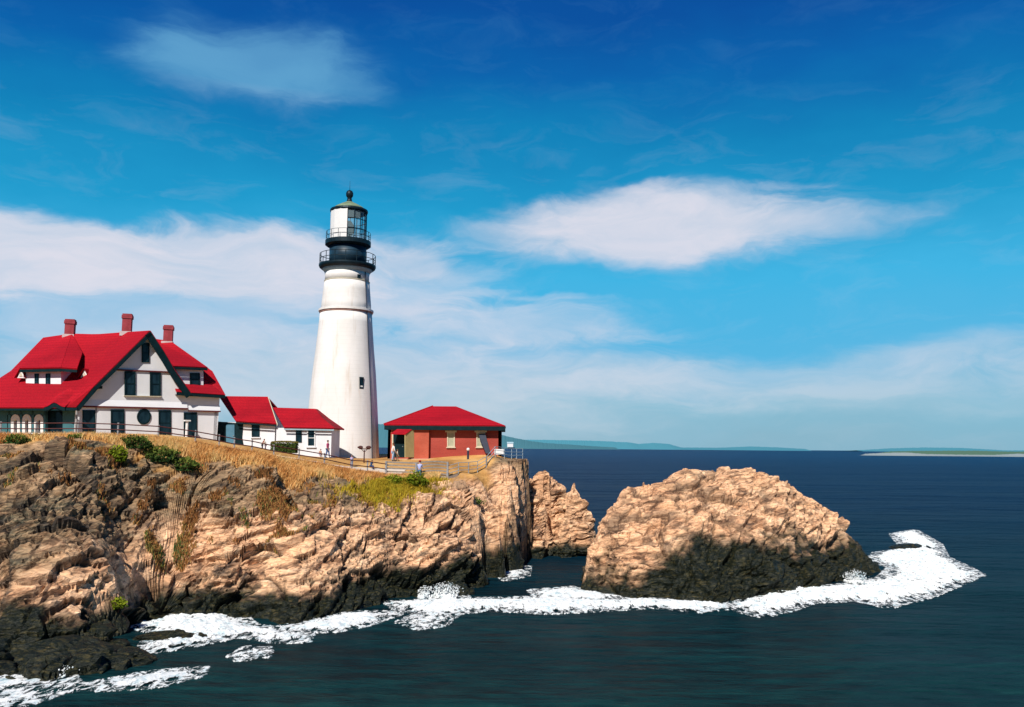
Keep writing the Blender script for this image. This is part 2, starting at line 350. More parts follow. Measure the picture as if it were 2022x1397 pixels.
def rock_mat(name, dark_low=1.6):
    m = bpy.data.materials.new(name); nt, N, L, bs = nodes(m)
    at = N.new('ShaderNodeAttribute'); at.attribute_name = 'mask'
    sp = N.new('ShaderNodeSeparateColor'); L.new(at.outputs['Color'], sp.inputs[0])
    grass, wet, grey, cav = sp.outputs[0], sp.outputs[1], sp.outputs[2], at.outputs['Alpha']  # wet also carries the shade painted on the headland's end wall
    v = mapping(N, L, (.5, 1, 2.2), (0, R(20), 0))
    n1 = noise(N, L, .55, 8, .68, v, .4); n2 = noise(N, L, 3.5, 8, .72, v, .5); n3 = noise(N, L, 14, 6, .7)
    pink = ramp(N, [(.28, (.46, .28, .17)), (.42, (.68, .44, .275)), (.55, (.82, .57, .375)), (.72, (.92, .73, .54))]); L.new(n1.outputs[0], pink.inputs[0])
    sm = ramp(N, [(.30, (.42, .34, .32)), (.43, (.86, .82, .80)), (.6, (1.1, 1.06, 1.02))]); L.new(n2.outputs[0], sm.inputs[0])
    base = mix(N, L, .85, pink.outputs[0], sm.outputs[0], 'MULTIPLY')
    gr = ramp(N, [(.3, (.018, .04, .045)), (.44, (.07, .11, .10)), (.56, (.30, .25, .17)), (.68, (.64, .50, .38))]); L.new(n2.outputs[0], gr.inputs[0])
    orr = ramp(N, [(.35, (.06, .07, .04)), (.5, (.34, .19, .08)), (.65, (.56, .34, .18))]); L.new(n3.outputs[0], orr.inputs[0])
    gmix = mix(N, L, .45, gr.outputs[0], orr.outputs[0])
    base = mix(N, L, grey, base, gmix)
    pz = N.new('ShaderNodeSeparateXYZ'); gg0 = N.new('ShaderNodeNewGeometry'); L.new(gg0.outputs['Position'], pz.inputs[0])
    orn = ramp(N, [(.42, (0, 0, 0)), (.6, (1, 1, 1))]); L.new(noise(N, L, .35, 5, .6).outputs[0], orn.inputs[0])
    zl = N.new('ShaderNodeMapRange'); L.new(pz.outputs[2], zl.inputs[0]); zl.inputs[1].default_value = 6.5; zl.inputs[2].default_value = 1.5; zl.inputs[3].default_value = .25; zl.inputs[4].default_value = .9
    base = mix(N, L, mth(N, L, 'MULTIPLY', orn.outputs[0], zl.outputs[0]), base, mix(N, L, 1.0, base, (.98, .74, .52), 'MULTIPLY'))
    # thin bedding lines running up to the right
    Tv = Vector((.978, 0, .208)).normalized(); Sv = Vector(SN); Bv = Sv.cross(Tv)
    def dotp(vec, k):
        q = N.new('ShaderNodeVectorMath'); q.operation = 'DOT_PRODUCT'; L.new(gg0.outputs['Position'], q.inputs[0]); q.inputs[1].default_value = tuple(vec*k); return q.outputs['Value']
    def bedv(a1, a2, a3):
        q = N.new('ShaderNodeCombineXYZ'); L.new(dotp(Tv, a1), q.inputs[0]); L.new(dotp(Bv, a2), q.inputs[1]); L.new(dotp(Sv, a3), q.inputs[2]); return q.outputs[0]
    bn = noise(N, L, 1.0, 6, .6, bedv(.45, .9, 3.0), .7); bn2 = noise(N, L, 1.0, 5, .6, bedv(1.3, 2.2, 8.5), .6)
    bl_ = ramp(N, [(.37, (.12, .09, .09)), (.43, (.7, .6, .56)), (.5, (1, 1, 1)), (.65, (1.1, 1.07, 1.03))]); L.new(bn.outputs[0], bl_.inputs[0])
    bl2 = ramp(N, [(.36, (.35, .28, .26)), (.46, (1, 1, 1)), (.65, (1.08, 1.06, 1.03))]); L.new(bn2.outputs[0], bl2.inputs[0])
    base = mix(N, L, .55, base, bl2.outputs[0], 'MULTIPLY')
    base = mix(N, L, .8, base, bl_.outputs[0], 'MULTIPLY')
    # dark veins and cracks
    w = N.new('ShaderNodeTexVoronoi'); w.feature = 'DISTANCE_TO_EDGE'; w.inputs['Scale'].default_value = .9
    L.new(mix(N, L, .12, v, noise(N, L, 2, 4, .6, v).outputs['Color']), w.inputs['Vector'])
    cr = ramp(N, [(0, (0, 0, 0)), (.035, (1, 1, 1))]); L.new(w.outputs['Distance'], cr.inputs[0])
    base = mix(N, L, mth(N, L, 'MULTIPLY', mth(N, L, 'SUBTRACT', 1, cr.outputs[0]), .5), base, (.06, .04, .035))
    base = mix(N, L, 1.0, base, (1.22, 1.16, 1.10), 'MULTIPLY')
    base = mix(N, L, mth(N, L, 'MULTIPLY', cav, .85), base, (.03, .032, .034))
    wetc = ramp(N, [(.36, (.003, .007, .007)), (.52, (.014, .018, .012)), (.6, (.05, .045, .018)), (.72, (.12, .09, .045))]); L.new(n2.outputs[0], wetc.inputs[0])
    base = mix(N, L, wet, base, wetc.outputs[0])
    gn = noise(N, L, 6, 6, .7); gg = ramp(N, [(.35, (.18, .09, .03)), (.5, (.55, .29, .09)), (.65, (.74, .46, .18))]); L.new(gn.outputs[0], gg.inputs[0])
    base = mix(N, L, grass, base, gg.outputs[0])
    L.new(base, bs.inputs['Base Color'])
    rr = N.new('ShaderNodeMapRange'); L.new(wet, rr.inputs[0]); rr.inputs[3].default_value = .9; rr.inputs[4].default_value = .38
    L.new(rr.outputs[0], bs.inputs['Roughness']); bs.inputs['Specular IOR Level'].default_value = .2
    hh = mth(N, L, 'ADD', n2.outputs[0], mth(N, L, 'MULTIPLY', n3.outputs[0], .35)); hh = mth(N, L, 'ADD', hh, mth(N, L, 'MULTIPLY', bn.outputs[0], 1.8)); hh = mth(N, L, 'ADD', hh, mth(N, L, 'MULTIPLY', bn2.outputs[0], .8)); hh = mth(N, L, 'ADD', hh, mth(N, L, 'MULTIPLY', cr.outputs[0], .25))
    bump(N, L, bs, hh, .7, .10)
    return m
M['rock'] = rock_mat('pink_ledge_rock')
# ------------------------------------------------------------------ terrain: headland
def zc(v): return (v.x, v.y, v.z)
HC = []
water = [(-330, 1400), (-150, 1370), (0, 1342), (110, 1352), (190, 1348), (222, 1325), (240, 1280), (262, 1240), (300, 1213), (380, 1205), (465, 1208), (525, 1224), (600, 1230), (680, 1212), (750, 1198), (800, 1188), (850, 1176), (900, 1168), (950, 1152), (985, 1135), (1005, 1118)]
for px, py in water:
    p = S0(px, py); HC.append((p.x, p.y, 0.0))
    d = Vector((p.x, p.y)).normalized(); o = .5
    q = Vector((p.x, p.y))-Vector((d.x*3+.8, d.y*3)); HC.append((q.x, q.y, -1.6))
    q = Vector((p.x, p.y))-Vector((d.x*8+2, d.y*8)); HC.append((q.x, q.y, -4))
rows = [
 [(-330, 1250, 47), (-150, 1245, 47), (0, 1240, 47.3), (80, 1242, 47.4), (150, 1243, 47.6), (210, 1240, 49), (245, 1225, 52), (272, 1212, 54.5), (300, 1200, 56.1), (380, 1192, 56.8), (480, 1195, 57.0), (600, 1190, 56.2), (700, 1135, 62.5), (800, 1115, 66.5), (950, 1095, 71), (995, 1085, 75)],
 [(0, 1290, 43.5), (120, 1300, 43.2), (190, 1290, 43.8), (60, 1320, 41.5)],
 [(-330, 1130, 49), (0, 1130, 49.6), (150, 1130, 50.6), (205, 1132, 52), (255, 1122, 55.3), (300, 1110, 58), (450, 1100, 59), (600, 1080, 60.3), (750, 1050, 66), (850, 1040, 69.5), (950, 1020, 74), (1000, 1005, 79)],
 [(-330, 1030, 52), (0, 1020, 53), (150, 1010, 54.6), (225, 1015, 57.6), (300, 1020, 60.2), (450, 1010, 61.6), (600, 1000, 64), (750, 990, 69), (850, 985, 72), (930, 965, 76), (1003, 950, 81.5)],
 [(-330, 940, 56), (0, 930, 56.8), (150, 925, 58.5), (225, 930, 60.2), (300, 935, 61.8), (450, 945, 64.2), (600, 965, 67.5), (720, 975, 71.5), (850, 965, 75), (1012, 925, 85)],
 [(-330, 885, 59.5), (0, 888, 60.5), (200, 890, 61.5), (350, 898, 63.7), (450, 915, 66), (600, 938, 69.5), (720, 953, 73), (800, 955, 75.5), (870, 954, 77), (940, 938, 81.5), (1005, 912, 87), (1040, 907, 89)],
]
for r_ in rows:
    for px, py, Y in r_: HC.append(zc(U(px, py, Y)))
FENCE = [(-330, 862, 62.5), (-150, 864, 62.5), (0, 866, 63), (140, 866, 63.5), (232, 868, 64), (330, 873, 65), (430, 889, 67), (500, 900, 68.5), (590, 916, 71), (640, 924, 72.5), (700, 936, 74.5), (760, 944, 76), (821, 946, 77.5), (883, 944, 79.5), (925, 936, 82.5), (960, 925, 86), (1000, 912, 90), (1038, 905.5, 93)]
for px, py, Y in FENCE: HC.append(zc(U(px, py, Y)))
def lvl(px, Y, z): p = U(px, 700, Y); HC.append((p.x, p.y, z))
for px, Y, z in [(-330, 70, 11.7), (-330, 90, 11.6), (-100, 70, 11.5), (60, 70, 11.4), (150, 72.5, 11.35), (250, 75, 11.3), (372, 78, 11.15), (432, 79, 10.9), (500, 81, 10.5), (560, 81, 10.25), (620, 82, 10.0),
                 (677, 84, 9.85), (677, 92, 9.8), (740, 86, 9.7), (800, 86, 9.45), (860, 90, 9.55), (770, 90, 9.6), (850, 91, 9.58), (930, 91, 9.58), (985, 92, 9.56), (850, 98, 9.65), (850, 108, 9.6), (980, 106, 9.6),
                 (450, 88, 10.4), (300, 95, 10.8), (600, 100, 10), (0, 95, 11.3), (-330, 110, 11), (100, 115, 10), (500, 115, 9.6), (800, 114, 9.2), (1000, 110, 9.0),
                 (-330, 135, 4), (200, 135, 4), (600, 132, 2), (900, 125, 2), (1000, 122, 2), (-330, 150, -4), (0, 150, -4), (300, 145, -4), (600, 142, -4), (900, 135, -4), (1010, 130, -4)]: lvl(px, Y, z)
for X, Y, z in [(-1.0, 76.2, 3.6), (-.6, 76, 1.6), (-.3, 75.6, -.5), (0, 75.2, -3), (-.45, 79, 6.2), (-.05, 79, 3.8), (.45, 78.8, .6), (.8, 78.6, -3), (0, 82, 7.5), (.3, 82, 5.2), (.75, 82, 1.5), (1.15, 82, -3), (.55, 85, 8.9), (.85, 85, 6.0), (1.2, 85, 1.5), (1.6, 85, -3), (1.2, 87.5, 9.6), (1.45, 87.5, 6), (1.75, 87.5, 1.5), (2.1, 87.5, -3),
                (1.75, 90, 9.8), (2.05, 90, 2), (2.4, 90, -3), (1.8, 94, 9.6), (2.1, 94, 2), (2.5, 94, -3), (1.7, 102, 9.2), (2.1, 102, 2), (2.5, 103, -3), (1.8, 112, 7), (3, 114, -3), (3, 124, -4),
                (6, 84, -4), (6, 95, -4), (6, 76, -4), (6, 110, -4), (2.5, 80, -4)]: HC.append((X, Y, z))
hf0 = rbf(HC)
def hf(X, Y):
    X = np.asarray(X, float).ravel(); Y = np.asarray(Y, float).ravel(); z = hf0(X, Y)
    cap = np.interp(Y, [76, 79, 82, 85, 87.5, 90], [4.2, 6.5, 7.6, 8.9, 9.6, 9.8])+.3*np.maximum(0, -X-.3)
    return np.where((X > -3.5) & (Y > 76) & (Y < 112), np.minimum(z, cap), z)
fx = np.array([zc(U(p[0], p[1], p[2])) for p in FENCE])
fencelen = fx[:, :2]
def fence_dist(X, Y):        # signed: + = seaward (towards viewer) of the fence line
    X = np.asarray(X).ravel(); Y = np.asarray(Y).ravel(); best = np.full(len(X), 1e9); sg = np.ones(len(X))
    for a, b in zip(fencelen[:-1], fencelen[1:]):
        d = b-a; t = np.clip(((X-a[0])*d[0]+(Y-a[1])*d[1])/(d@d), 0, 1); qx = a[0]+t*d[0]-X; qy = a[1]+t*d[1]-Y
        dd = np.hypot(qx, qy); cr = d[0]*(Y-a[1])-d[1]*(X-a[0]); m_ = dd < best
        best = np.where(m_, dd, best); sg = np.where(m_, np.where(cr < 0, 1, -1), sg)
    return best*sg
def head_amp(P):
    fd = fence_dist(P[:, 0], P[:, 1]); a = sstep(.4, 3.2, fd)
    a = a*(.65+.35*sstep(2, 9, fd))
    tip = sstep(-3.0, -.6, P[:, 0]-np.clip((P[:, 1]-79)*.24, -1, 2.2)); a = a*(1-.35*tip); a = np.maximum(a, tip*.42*sstep(9.9, 9.0, P[:, 2]))
    back = sstep(114, 122, P[:, 1]); return np.maximum(a, back)
def head_attr(P0, V):
    fd = fence_dist(V[:, 0], V[:, 1]); n = fbm(V*.35, 4, 71); n2 = fbm(V*1.3, 4, 72)
    left = sstep(-19, -33, V[:, 0]+V[:, 1]*0)
    width = 1.0+1.2*sstep(-8, -18, V[:, 0])-.9*sstep(-26, -34, V[:, 0])
    g = 1-sstep(-.15, .15, (fd-width)/3.2+n*.5+n2*.25)
    g = np.where(V[:, 0] > -4, g*sstep(2.2, .3, fd+n), g); g = g*(1-sstep(-2.0, -.8, V[:, 0])*sstep(-1.5, -.6, fd))
    # grassy gully below the fence bend
    gl = np.exp(-(((V[:, 0]+9.5-(.55*(V[:, 1]-72)))/1.6)**2)-((V[:, 1]-72.5)/3.0)**2); g = np.maximum(g, sstep(.3, .6, gl+n2*.3))
    wz = 1.35+.45*n2+.7*n + .9*sstep(-14, -6, V[:, 0]); w = 1-sstep(-.3, .35, V[:, 2]-wz)
    w = np.maximum(w, sstep(48.4, 47.2, V[:, 1]+.8*n2+.5*n)*sstep(-14, -17, V[:, 0])*sstep(3.3, 2.3, V[:, 2]+.6*n2))
    w = np.maximum(w, .75*(1-sstep(0, 1.2, V[:, 2]-wz))*sstep(-.1, .35, n2))
    end_shade = sstep(-.75, -.25, V[:, 0]-np.clip((V[:, 1]-79)*.24, -.7, 2.0)+.35*n)*sstep(76, 78, V[:, 1])*sstep(9.5, 8.6, V[:, 2]+.5*n2); w = np.maximum(w, .78*end_shade*(.75+.25*np.clip(n2*3, -1, 1)))  # shade of the seaward end wall painted in through the wet mask
    gy = sstep(5.3, 7.6, V[:, 2]+1.6*n+.6*n2-.35*np.minimum(0, V[:, 0]+20)*.35-1.2*sstep(-14, -6, V[:, 0])*2)*.95
    gy = np.maximum(gy, sstep(-22.5, -27.5, V[:, 0]+n*3)*sstep(3.0, 4.6, V[:, 2]+1.3*n)*.92)
    return np.stack([g, w, np.clip(gy, 0, 1)], 1)
hx = np.arange(-50, 4.01, .115); hy = np.concatenate([np.arange(36, 97, .06), np.arange(97, 152, .5)])
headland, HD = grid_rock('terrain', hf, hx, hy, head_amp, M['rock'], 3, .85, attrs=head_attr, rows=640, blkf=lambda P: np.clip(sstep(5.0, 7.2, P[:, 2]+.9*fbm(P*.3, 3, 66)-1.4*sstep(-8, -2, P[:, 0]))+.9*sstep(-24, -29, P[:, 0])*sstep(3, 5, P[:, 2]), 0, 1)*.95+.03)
tag(headland, 'pinkish rocky headland with grass along its crest', None, None, 'structure')
GS = .2; gnx, gny = int(56/GS), int(120/GS); HR = np.full((gny, gnx), -99.)
gi = np.clip(((HD[:, 0]+51)/GS).astype(int), 0, gnx-1); gj = np.clip(((HD[:, 1]-35)/GS).astype(int), 0, gny-1); np.maximum.at(HR, (gj, gi), HD[:, 2])
hole = HR < -90; gX, gY = np.meshgrid(-51+GS*(np.arange(gnx)+.5), 35+GS*(np.arange(gny)+.5)); HR[hole] = hf(gX[hole], gY[hole])
def gheight(X, Y):
    u_ = np.clip((np.asarray(X)+51)/GS-.5, 0, gnx-1.01); v_ = np.clip((np.asarray(Y)-35)/GS-.5, 0, gny-1.01); i = u_.astype(int); j = v_.astype(int); a = u_-i; b = v_-j
    return HR[j, i]*(1-a)*(1-b)+HR[j, i+1]*a*(1-b)+HR[j+1, i]*(1-a)*b+HR[j+1, i+1]*a*b
def ground(x, y):
    if fence_dist([x], [y])[0] < .3: return float(hf([x], [y])[0])
    return float(gheight([x], [y])[0])
def gbase(x, y): return float(hf([x], [y])[0])

# ------------------------------------------------------------------ offshore rocks
IC = []
for px, py in [(1152, 1160), (1190, 1168), (1230, 1174), (1320, 1184), (1420, 1190), (1500, 1178), (1560, 1166), (1610, 1158), (1660, 1142), (1690, 1114), (1690, 1072)]:
    p = S0(px, py); IC.append((p.x, p.y, 0)); c = Vector((15.5, 76)); d = (Vector((p.x, p.y))-c).normalized()
    for k, z in ((1.3, -1.2), (5, -4)): IC.append((p.x+d.x*k, p.y+d.y*k, z))
for r_ in [[(1160, 1085, 70), (1180, 1038, 72), (1226, 1006, 73), (1236, 962, 74.5), (1268, 950, 76), (1300, 956, 77), (1348, 928, 78), (1400, 923, 79), (1480, 926, 80), (1512, 938, 80), (1546, 948, 80), (1574, 985, 80), (1635, 1005, 82), (1656, 1024, 82), (1676, 1052, 83)],
           [(1200, 1080, 69), (1250, 1050, 69.5), (1300, 1040, 70), (1350, 1000, 72.3), (1400, 988, 73.5), (1450, 985, 74.5), (1500, 995, 75), (1550, 1025, 74.5), (1600, 1038, 77), (1645, 1050, 79)],
           [(1300, 990, 73.5), (1350, 955, 75.5), (1420, 950, 76.5), (1500, 955, 77.5), (1260, 985, 73.5)],
           [(1180, 1135, 67.6), (1250, 1118, 66.8), (1320, 1098, 67), (1400, 1068, 68.6), (1480, 1070, 69.6), (1560, 1088, 71), (1615, 1094, 75), (1660, 1090, 78)],
           [(1330, 1150, 64.6), (1420, 1140, 65), (1500, 1135, 66.6), (1560, 1130, 68.6), (1610, 1130, 71), (1665, 1116, 75)]]:
    for px, py, Y in r_: IC.append(zc(U(px, py, Y)))
for px, Y, z in [(1165, 74, 2), (1190, 78, 2.5), (1250, 84, 4), (1350, 87, 5.5), (1450, 89, 5.5), (1550, 89, 4), (1640, 88, 1.5), (1690, 88, -.5), (1165, 80, -2), (1200, 86, -2), (1270, 92, -2), (1380, 96, -2.5), (1500, 97, -2.5), (1620, 96, -3), (1720, 95, -3), (1800, 90, -3), (1150, 72, -2), (1120, 78, -4), (1140, 90, -4), (1250, 100, -4), (1500, 104, -4), (1750, 102, -4)]:
    p = U(px, 700, Y); IC.append((p.x, p.y, z))
isf = rbf(IC)
def is_attr(P0, V):
    n = fbm(V*.35, 4, 81); n2 = fbm(V*1.3, 4, 82)
    top = 1.5+2.2*sstep(9, 14.5, V[:, 0])-1.2*sstep(22, 27, V[:, 0])
    w = 1-sstep(-.6, 1.3, V[:, 2]-top-1.2*n-1.3*n2); w = np.clip(w, 0, 1)**.8
    return np.stack([n*0, w, np.clip(.35*sstep(.1, .4, n), 0, 1)], 1)
is_x = np.arange(2, 42, .10); is_y = np.arange(58, 106, .07)
o, _ = grid_rock('sea_rock', isf, is_x, is_y, lambda P: np.full(len(P), .72), M['rock'], 57, .75, attrs=is_attr, rows=520)
tag(o, 'large humped pink rock standing in the sea, black with wet weed at its foot', 'rock')
SC = []
for px, py in [(1018, 1096), (1040, 1101), (1062, 1104), (1088, 1090), (1110, 1102), (1140, 1098), (1172, 1082)]:
    p = S0(px, py); SC.append((p.x, p.y, 0)); SC.append((p.x, p.y-1.2, -1.5)); SC.append((p.x, p.y-4, -4))
for px, py, Y in [(1045, 947, 93), (1085, 941, 93.5), (1134, 955, 93.5), (1128, 974, 93), (1146, 990, 92.5), (1168, 1012, 92.5), (1168, 1048, 91), (1018, 1014, 90.5), (1048, 990, 91), (1075, 985, 91), (1120, 1002, 91), (1022, 1050, 89.7), (1050, 1035, 89.6), (1066, 1060, 89.0), (1088, 1070, 91.0), (1112, 1045, 89.8), (1145, 1058, 90.2)]:
    SC.append(zc(U(px, py, Y)))
for X, Y, z in [(.0, 92, 1), (-.8, 91, -3), (-.8, 96, -3), (1.2, 96, 5), (3, 97, 6.5), (6, 97.5, 5), (8.3, 96, 3), (2, 101, 1), (6, 101.5, 1), (10.2, 94, -2), (10.6, 99, -3), (3, 105, -3), (8, 105, -3), (9.9, 90, -3), (9.3, 92, .5)]: SC.append((X, Y, z))
sf = rbf(SC)
def s_attr(P0, V):
    n = fbm(V*.5, 4, 91); w = 1-sstep(-.3, .4, V[:, 2]-1.1-.8*n); return np.stack([n*0, w, n*0+.1], 1)
o, _ = grid_rock('sea_rock', sf, np.arange(-1, 12, .09), np.arange(86, 109, .06), lambda P: np.full(len(P), .62), M['rock'], 91, .8, attrs=s_attr, rows=300)
tag(o, 'smaller craggy rock in the gap between headland and humped rock', 'rock')
# detached wet boulders near the waterline
def boulder(px, py, r, sq, seed, lab, wet=1.0, dz=0):
    bm = bmesh.new(); bmesh.ops.create_icosphere(bm, subdivisions=5, radius=1); me = bpy.data.meshes.new('boulder')
    p = S0(px, py); V = np.array([v.co[:] for v in bm.verts]); Nn = V.copy()
    V = V*np.array([r*sq[0], r*sq[1], r*sq[2]])+np.array([p.x, p.y, dz])
    D, cav = crag(V, Nn, np.full(len(V), .45*min(1, r)), seed, .7)
    for v, c in zip(bm.verts, D): v.co = c
    bm.to_mesh(me); bm.free()
    n = fbm(D*1.2, 3, seed); a = me.attributes.new('mask', 'FLOAT_COLOR', 'POINT')
    A = np.column_stack([n*0, np.clip(wet-(wet < .99)*sstep(.0, .5, n)*.2, 0, 1), n*0, cav*.3*(1-wet)]).astype(np.float32); a.data.foreach_set('color', A.ravel())
    o = link('boulder', me, M['rock']); return tag(o, lab, 'rock', 'wet boulders awash at the shore')
boulder(905, 1172, .85, (1.2, 1, .8), 101, 'small dark boulder in the surf under the headland, spray beside it')
boulder(1455, 1180, .9, (1.1, 1, 1.0), 102, 'dark wet boulder at the front foot of the humped rock')
boulder(160, 1305, 1.9, (2.0, 1.1, .55), 103, 'low wide black boulder at the lower left shore', 1.0)
boulder(330, 1262, .9, (2.2, 1, .4), 104, 'flat dark ledge boulder behind the largest left foam patch', 1.0)
boulder(1048, 1083, .55, (1, 1, .8), 105, 'little round tan boulder at the foot of the craggy rock', .1)
boulder(1800, 1083, 1.3, (1.8, 1.2, .3), 106, 'black boulder half covered by the big foam right of the humped rock', 1.0, -.1)

# ------------------------------------------------------------------ sea
me = bpy.data.meshes.new('sea'); s = 40000
me.from_pydata([(-s, -200, 0), (s, -200, 0), (s, s, 0), (-s, s, 0)], [], [(0, 1, 2, 3)])
m = bpy.data.materials.new('sea_water'); nt, N, L, bs = nodes(m)
g = N.new('ShaderNodeNewGeometry'); sp = N.new('ShaderNodeSeparateXYZ'); L.new(g.outputs['Position'], sp.inputs[0])
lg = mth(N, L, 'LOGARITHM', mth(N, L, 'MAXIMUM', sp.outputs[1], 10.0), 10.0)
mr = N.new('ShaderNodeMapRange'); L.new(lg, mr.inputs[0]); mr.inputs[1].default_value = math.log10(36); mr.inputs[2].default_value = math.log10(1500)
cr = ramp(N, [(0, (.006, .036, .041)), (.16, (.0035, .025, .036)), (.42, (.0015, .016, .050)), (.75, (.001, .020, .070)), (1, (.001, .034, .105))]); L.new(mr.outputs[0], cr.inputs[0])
v1 = mapping(N, L, (.35, 1, 1)); na = noise(N, L, .12, 5, .6, v1); nb = noise(N, L, 1.3, 6, .65, v1); nc = noise(N, L, .02, 6, .6, v1)
vr = ramp(N, [(.3, (.45, .5, .6)), (.48, (.92, .92, .94)), (.62, (1.2, 1.15, 1.1)), (.75, (2.2, 1.9, 1.7))]); L.new(nb.outputs[0], vr.inputs[0])
vr2 = ramp(N, [(.35, (.8, .82, .85)), (.65, (1.2, 1.2, 1.15))]); L.new(na.outputs[0], vr2.inputs[0])
c = mix(N, L, 1.0, cr.outputs[0], vr.outputs[0], 'MULTIPLY'); c = mix(N, L, 1.0, c, vr2.outputs[0], 'MULTIPLY')
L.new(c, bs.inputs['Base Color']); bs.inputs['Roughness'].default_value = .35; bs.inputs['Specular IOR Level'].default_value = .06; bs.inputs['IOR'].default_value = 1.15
hh = mth(N, L, 'ADD', mth(N, L, 'MULTIPLY', na.outputs[0], 2.2), mth(N, L, 'MULTIPLY', nb.outputs[0], .30)); hh = mth(N, L, 'ADD', hh, mth(N, L, 'MULTIPLY', nc.outputs[0], 8.0))
bump(N, L, bs, hh, 1.0, 1.4)
M['water'] = m
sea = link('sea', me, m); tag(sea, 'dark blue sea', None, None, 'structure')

# ------------------------------------------------------------------ foam
def inside(P, poly):
    n = len(poly); c = np.zeros(len(P), bool); dm = np.full(len(P), 1e9)
    for i in range(n):
        a = poly[i]; b = poly[(i+1) % n]; d = b-a
        t = np.clip(((P-a)@d)/(d@d+1e-9), 0, 1); q = a+t[:, None]*d-P; dm = np.minimum(dm, np.hypot(q[:, 0], q[:, 1]))
        with np.errstate(divide='ignore', invalid='ignore'):
            hit = ((a[1] > P[:, 1]) != (b[1] > P[:, 1])) & (P[:, 0] < (b[0]-a[0])*(P[:, 1]-a[1])/(b[1]-a[1])+a[0])
        c ^= hit
    return np.where(c, dm, -dm)
foam_polys = [
 ([(262, 1238), (300, 1220), (360, 1212), (400, 1202), (465, 1208), (500, 1236), (560, 1242), (610, 1250), (600, 1268), (540, 1268), (480, 1258), (420, 1268), (350, 1282), (292, 1290), (288, 1270), (335, 1260), (310, 1250)], .25, .35),
 ([(600, 1228), (680, 1210), (752, 1208), (790, 1212), (740, 1232), (660, 1248), (608, 1248), (560, 1250), (530, 1244)], .2, .3),
 ([(766, 1190), (850, 1185), (900, 1166), (922, 1183), (1000, 1182), (1100, 1178), (1170, 1184), (1280, 1183), (1430, 1190), (1450, 1200), (1380, 1209), (1290, 1200), (1180, 1207), (1080, 1212), (960, 1206), (900, 1213), (870, 1236), (830, 1242), (792, 1230), (830, 1212), (790, 1206)], .2, .4),
 ([(1050, 1166), (1130, 1160), (1200, 1170), (1240, 1180), (1180, 1188), (1060, 1182)], .2, .3),
 ([(1440, 1200), (1520, 1160), (1560, 1152), (1600, 1163), (1700, 1152), (1745, 1142), (1765, 1122), (1720, 1106), (1735, 1092), (1790, 1085), (1765, 1055), (1805, 1048), (1850, 1075), (1862, 1100), (1900, 1118), (1932, 1135), (1880, 1157), (1830, 1178), (1750, 1199), (1700, 1187), (1600, 1189), (1560, 1203), (1500, 1217)], .3, .6),
 ([(982, 1132), (1005, 1124), (1042, 1119), (1038, 1138), (1000, 1147)], .2, .35),
 ([(462, 1297), (488, 1280), (528, 1281), (520, 1298), (475, 1304)], .2, .3),
 ([(180, 1352), (260, 1335), (330, 1325), (402, 1320), (388, 1336), (310, 1356), (240, 1361), (190, 1363)], .12, .3),
 ([(-80, 1352), (0, 1344), (60, 1340), (118, 1322), (115, 1342), (138, 1362), (60, 1358), (-60, 1360)], .08, .8),
 ([(-60, 1386), (0, 1374), (60, 1362), (85, 1373), (30, 1392), (-50, 1397)], .08, .8)]
FV = []; FF = []; FA = []; fo = 0
for poly, hgt, rag in foam_polys:
    pl = np.array([[S0(a, b).x, S0(a, b).y] for a, b in poly])
    x0, y0 = pl.min(0)-1.2; x1, y1 = pl.max(0)+1.2
    dx = .10; xs = np.arange(x0, x1, dx); ys = np.arange(y0, y1, .13); X, Y = np.meshgrid(xs, ys)
    P = np.stack([X.ravel(), Y.ravel()], 1); sd = inside(P, pl)
    P3 = np.column_stack([P, np.zeros(len(P))]); yy = P3*np.array([.8, .55, 1])
    n = fbm(yy*1.4, 5, 5, .62); nl = fbm(yy*.35, 3, 6)
    n_hi = 1-2*np.abs(fbm(yy@np.array([[.8, .6, 0], [-.6, .8, 0], [0, 0, 1]])*np.array([2.6, 5.5, 1]), 3, 55)); v = sd+1.7*rag*n+1.1*nl*rag+.5*(n_hi-.45)*(.5+rag)-.34
    core = np.clip(sd/1.2, 0, 1)
    v = np.where(sd > .9, np.maximum(v, .02+(.30+n+.3*(n_hi-.5))*.6), v)
    v = np.maximum(v, np.where(sd > -.9*rag-.15, .02+(sd+.9*rag)*.05, -1)); h = .03+np.clip(v, 0, 1.5)*hgt*(.5+.6*np.abs(fbm(P3*2.3, 4, 9)))+.04*np.abs(fbm(P3*6, 2, 19))
    dist = np.hypot(P[:, 0], P[:, 1])
    h = np.where(v > 0, h, -.05)
    ny, nx = X.shape; idx = np.arange(nx*ny).reshape(ny, nx)
    q = np.stack([idx[:-1, :-1], idx[:-1, 1:], idx[1:, 1:], idx[1:, :-1]], -1).reshape(-1, 4)
    q = q[(v[q] > 0).sum(1) >= 2]; used = np.unique(q); mp = np.zeros(nx*ny, int); mp[used] = np.arange(len(used))+fo
    FA.append(v[used]); jit = (np.random.rand(len(used), 2)-.5)*.05
    FV.append(np.column_stack([P[used]+jit, h[used]])); FF.append(mp[q]); fo += len(used)
V = np.vstack(FV); Q = np.vstack(FF)
me = bpy.data.meshes.new('sea_foam'); me.from_pydata(V.tolist(), [], Q.tolist()); me.update()
at = me.attributes.new('cover', 'FLOAT', 'POINT'); at.data.foreach_set('value', np.minimum(np.concatenate(FA), .8).astype(np.float32))
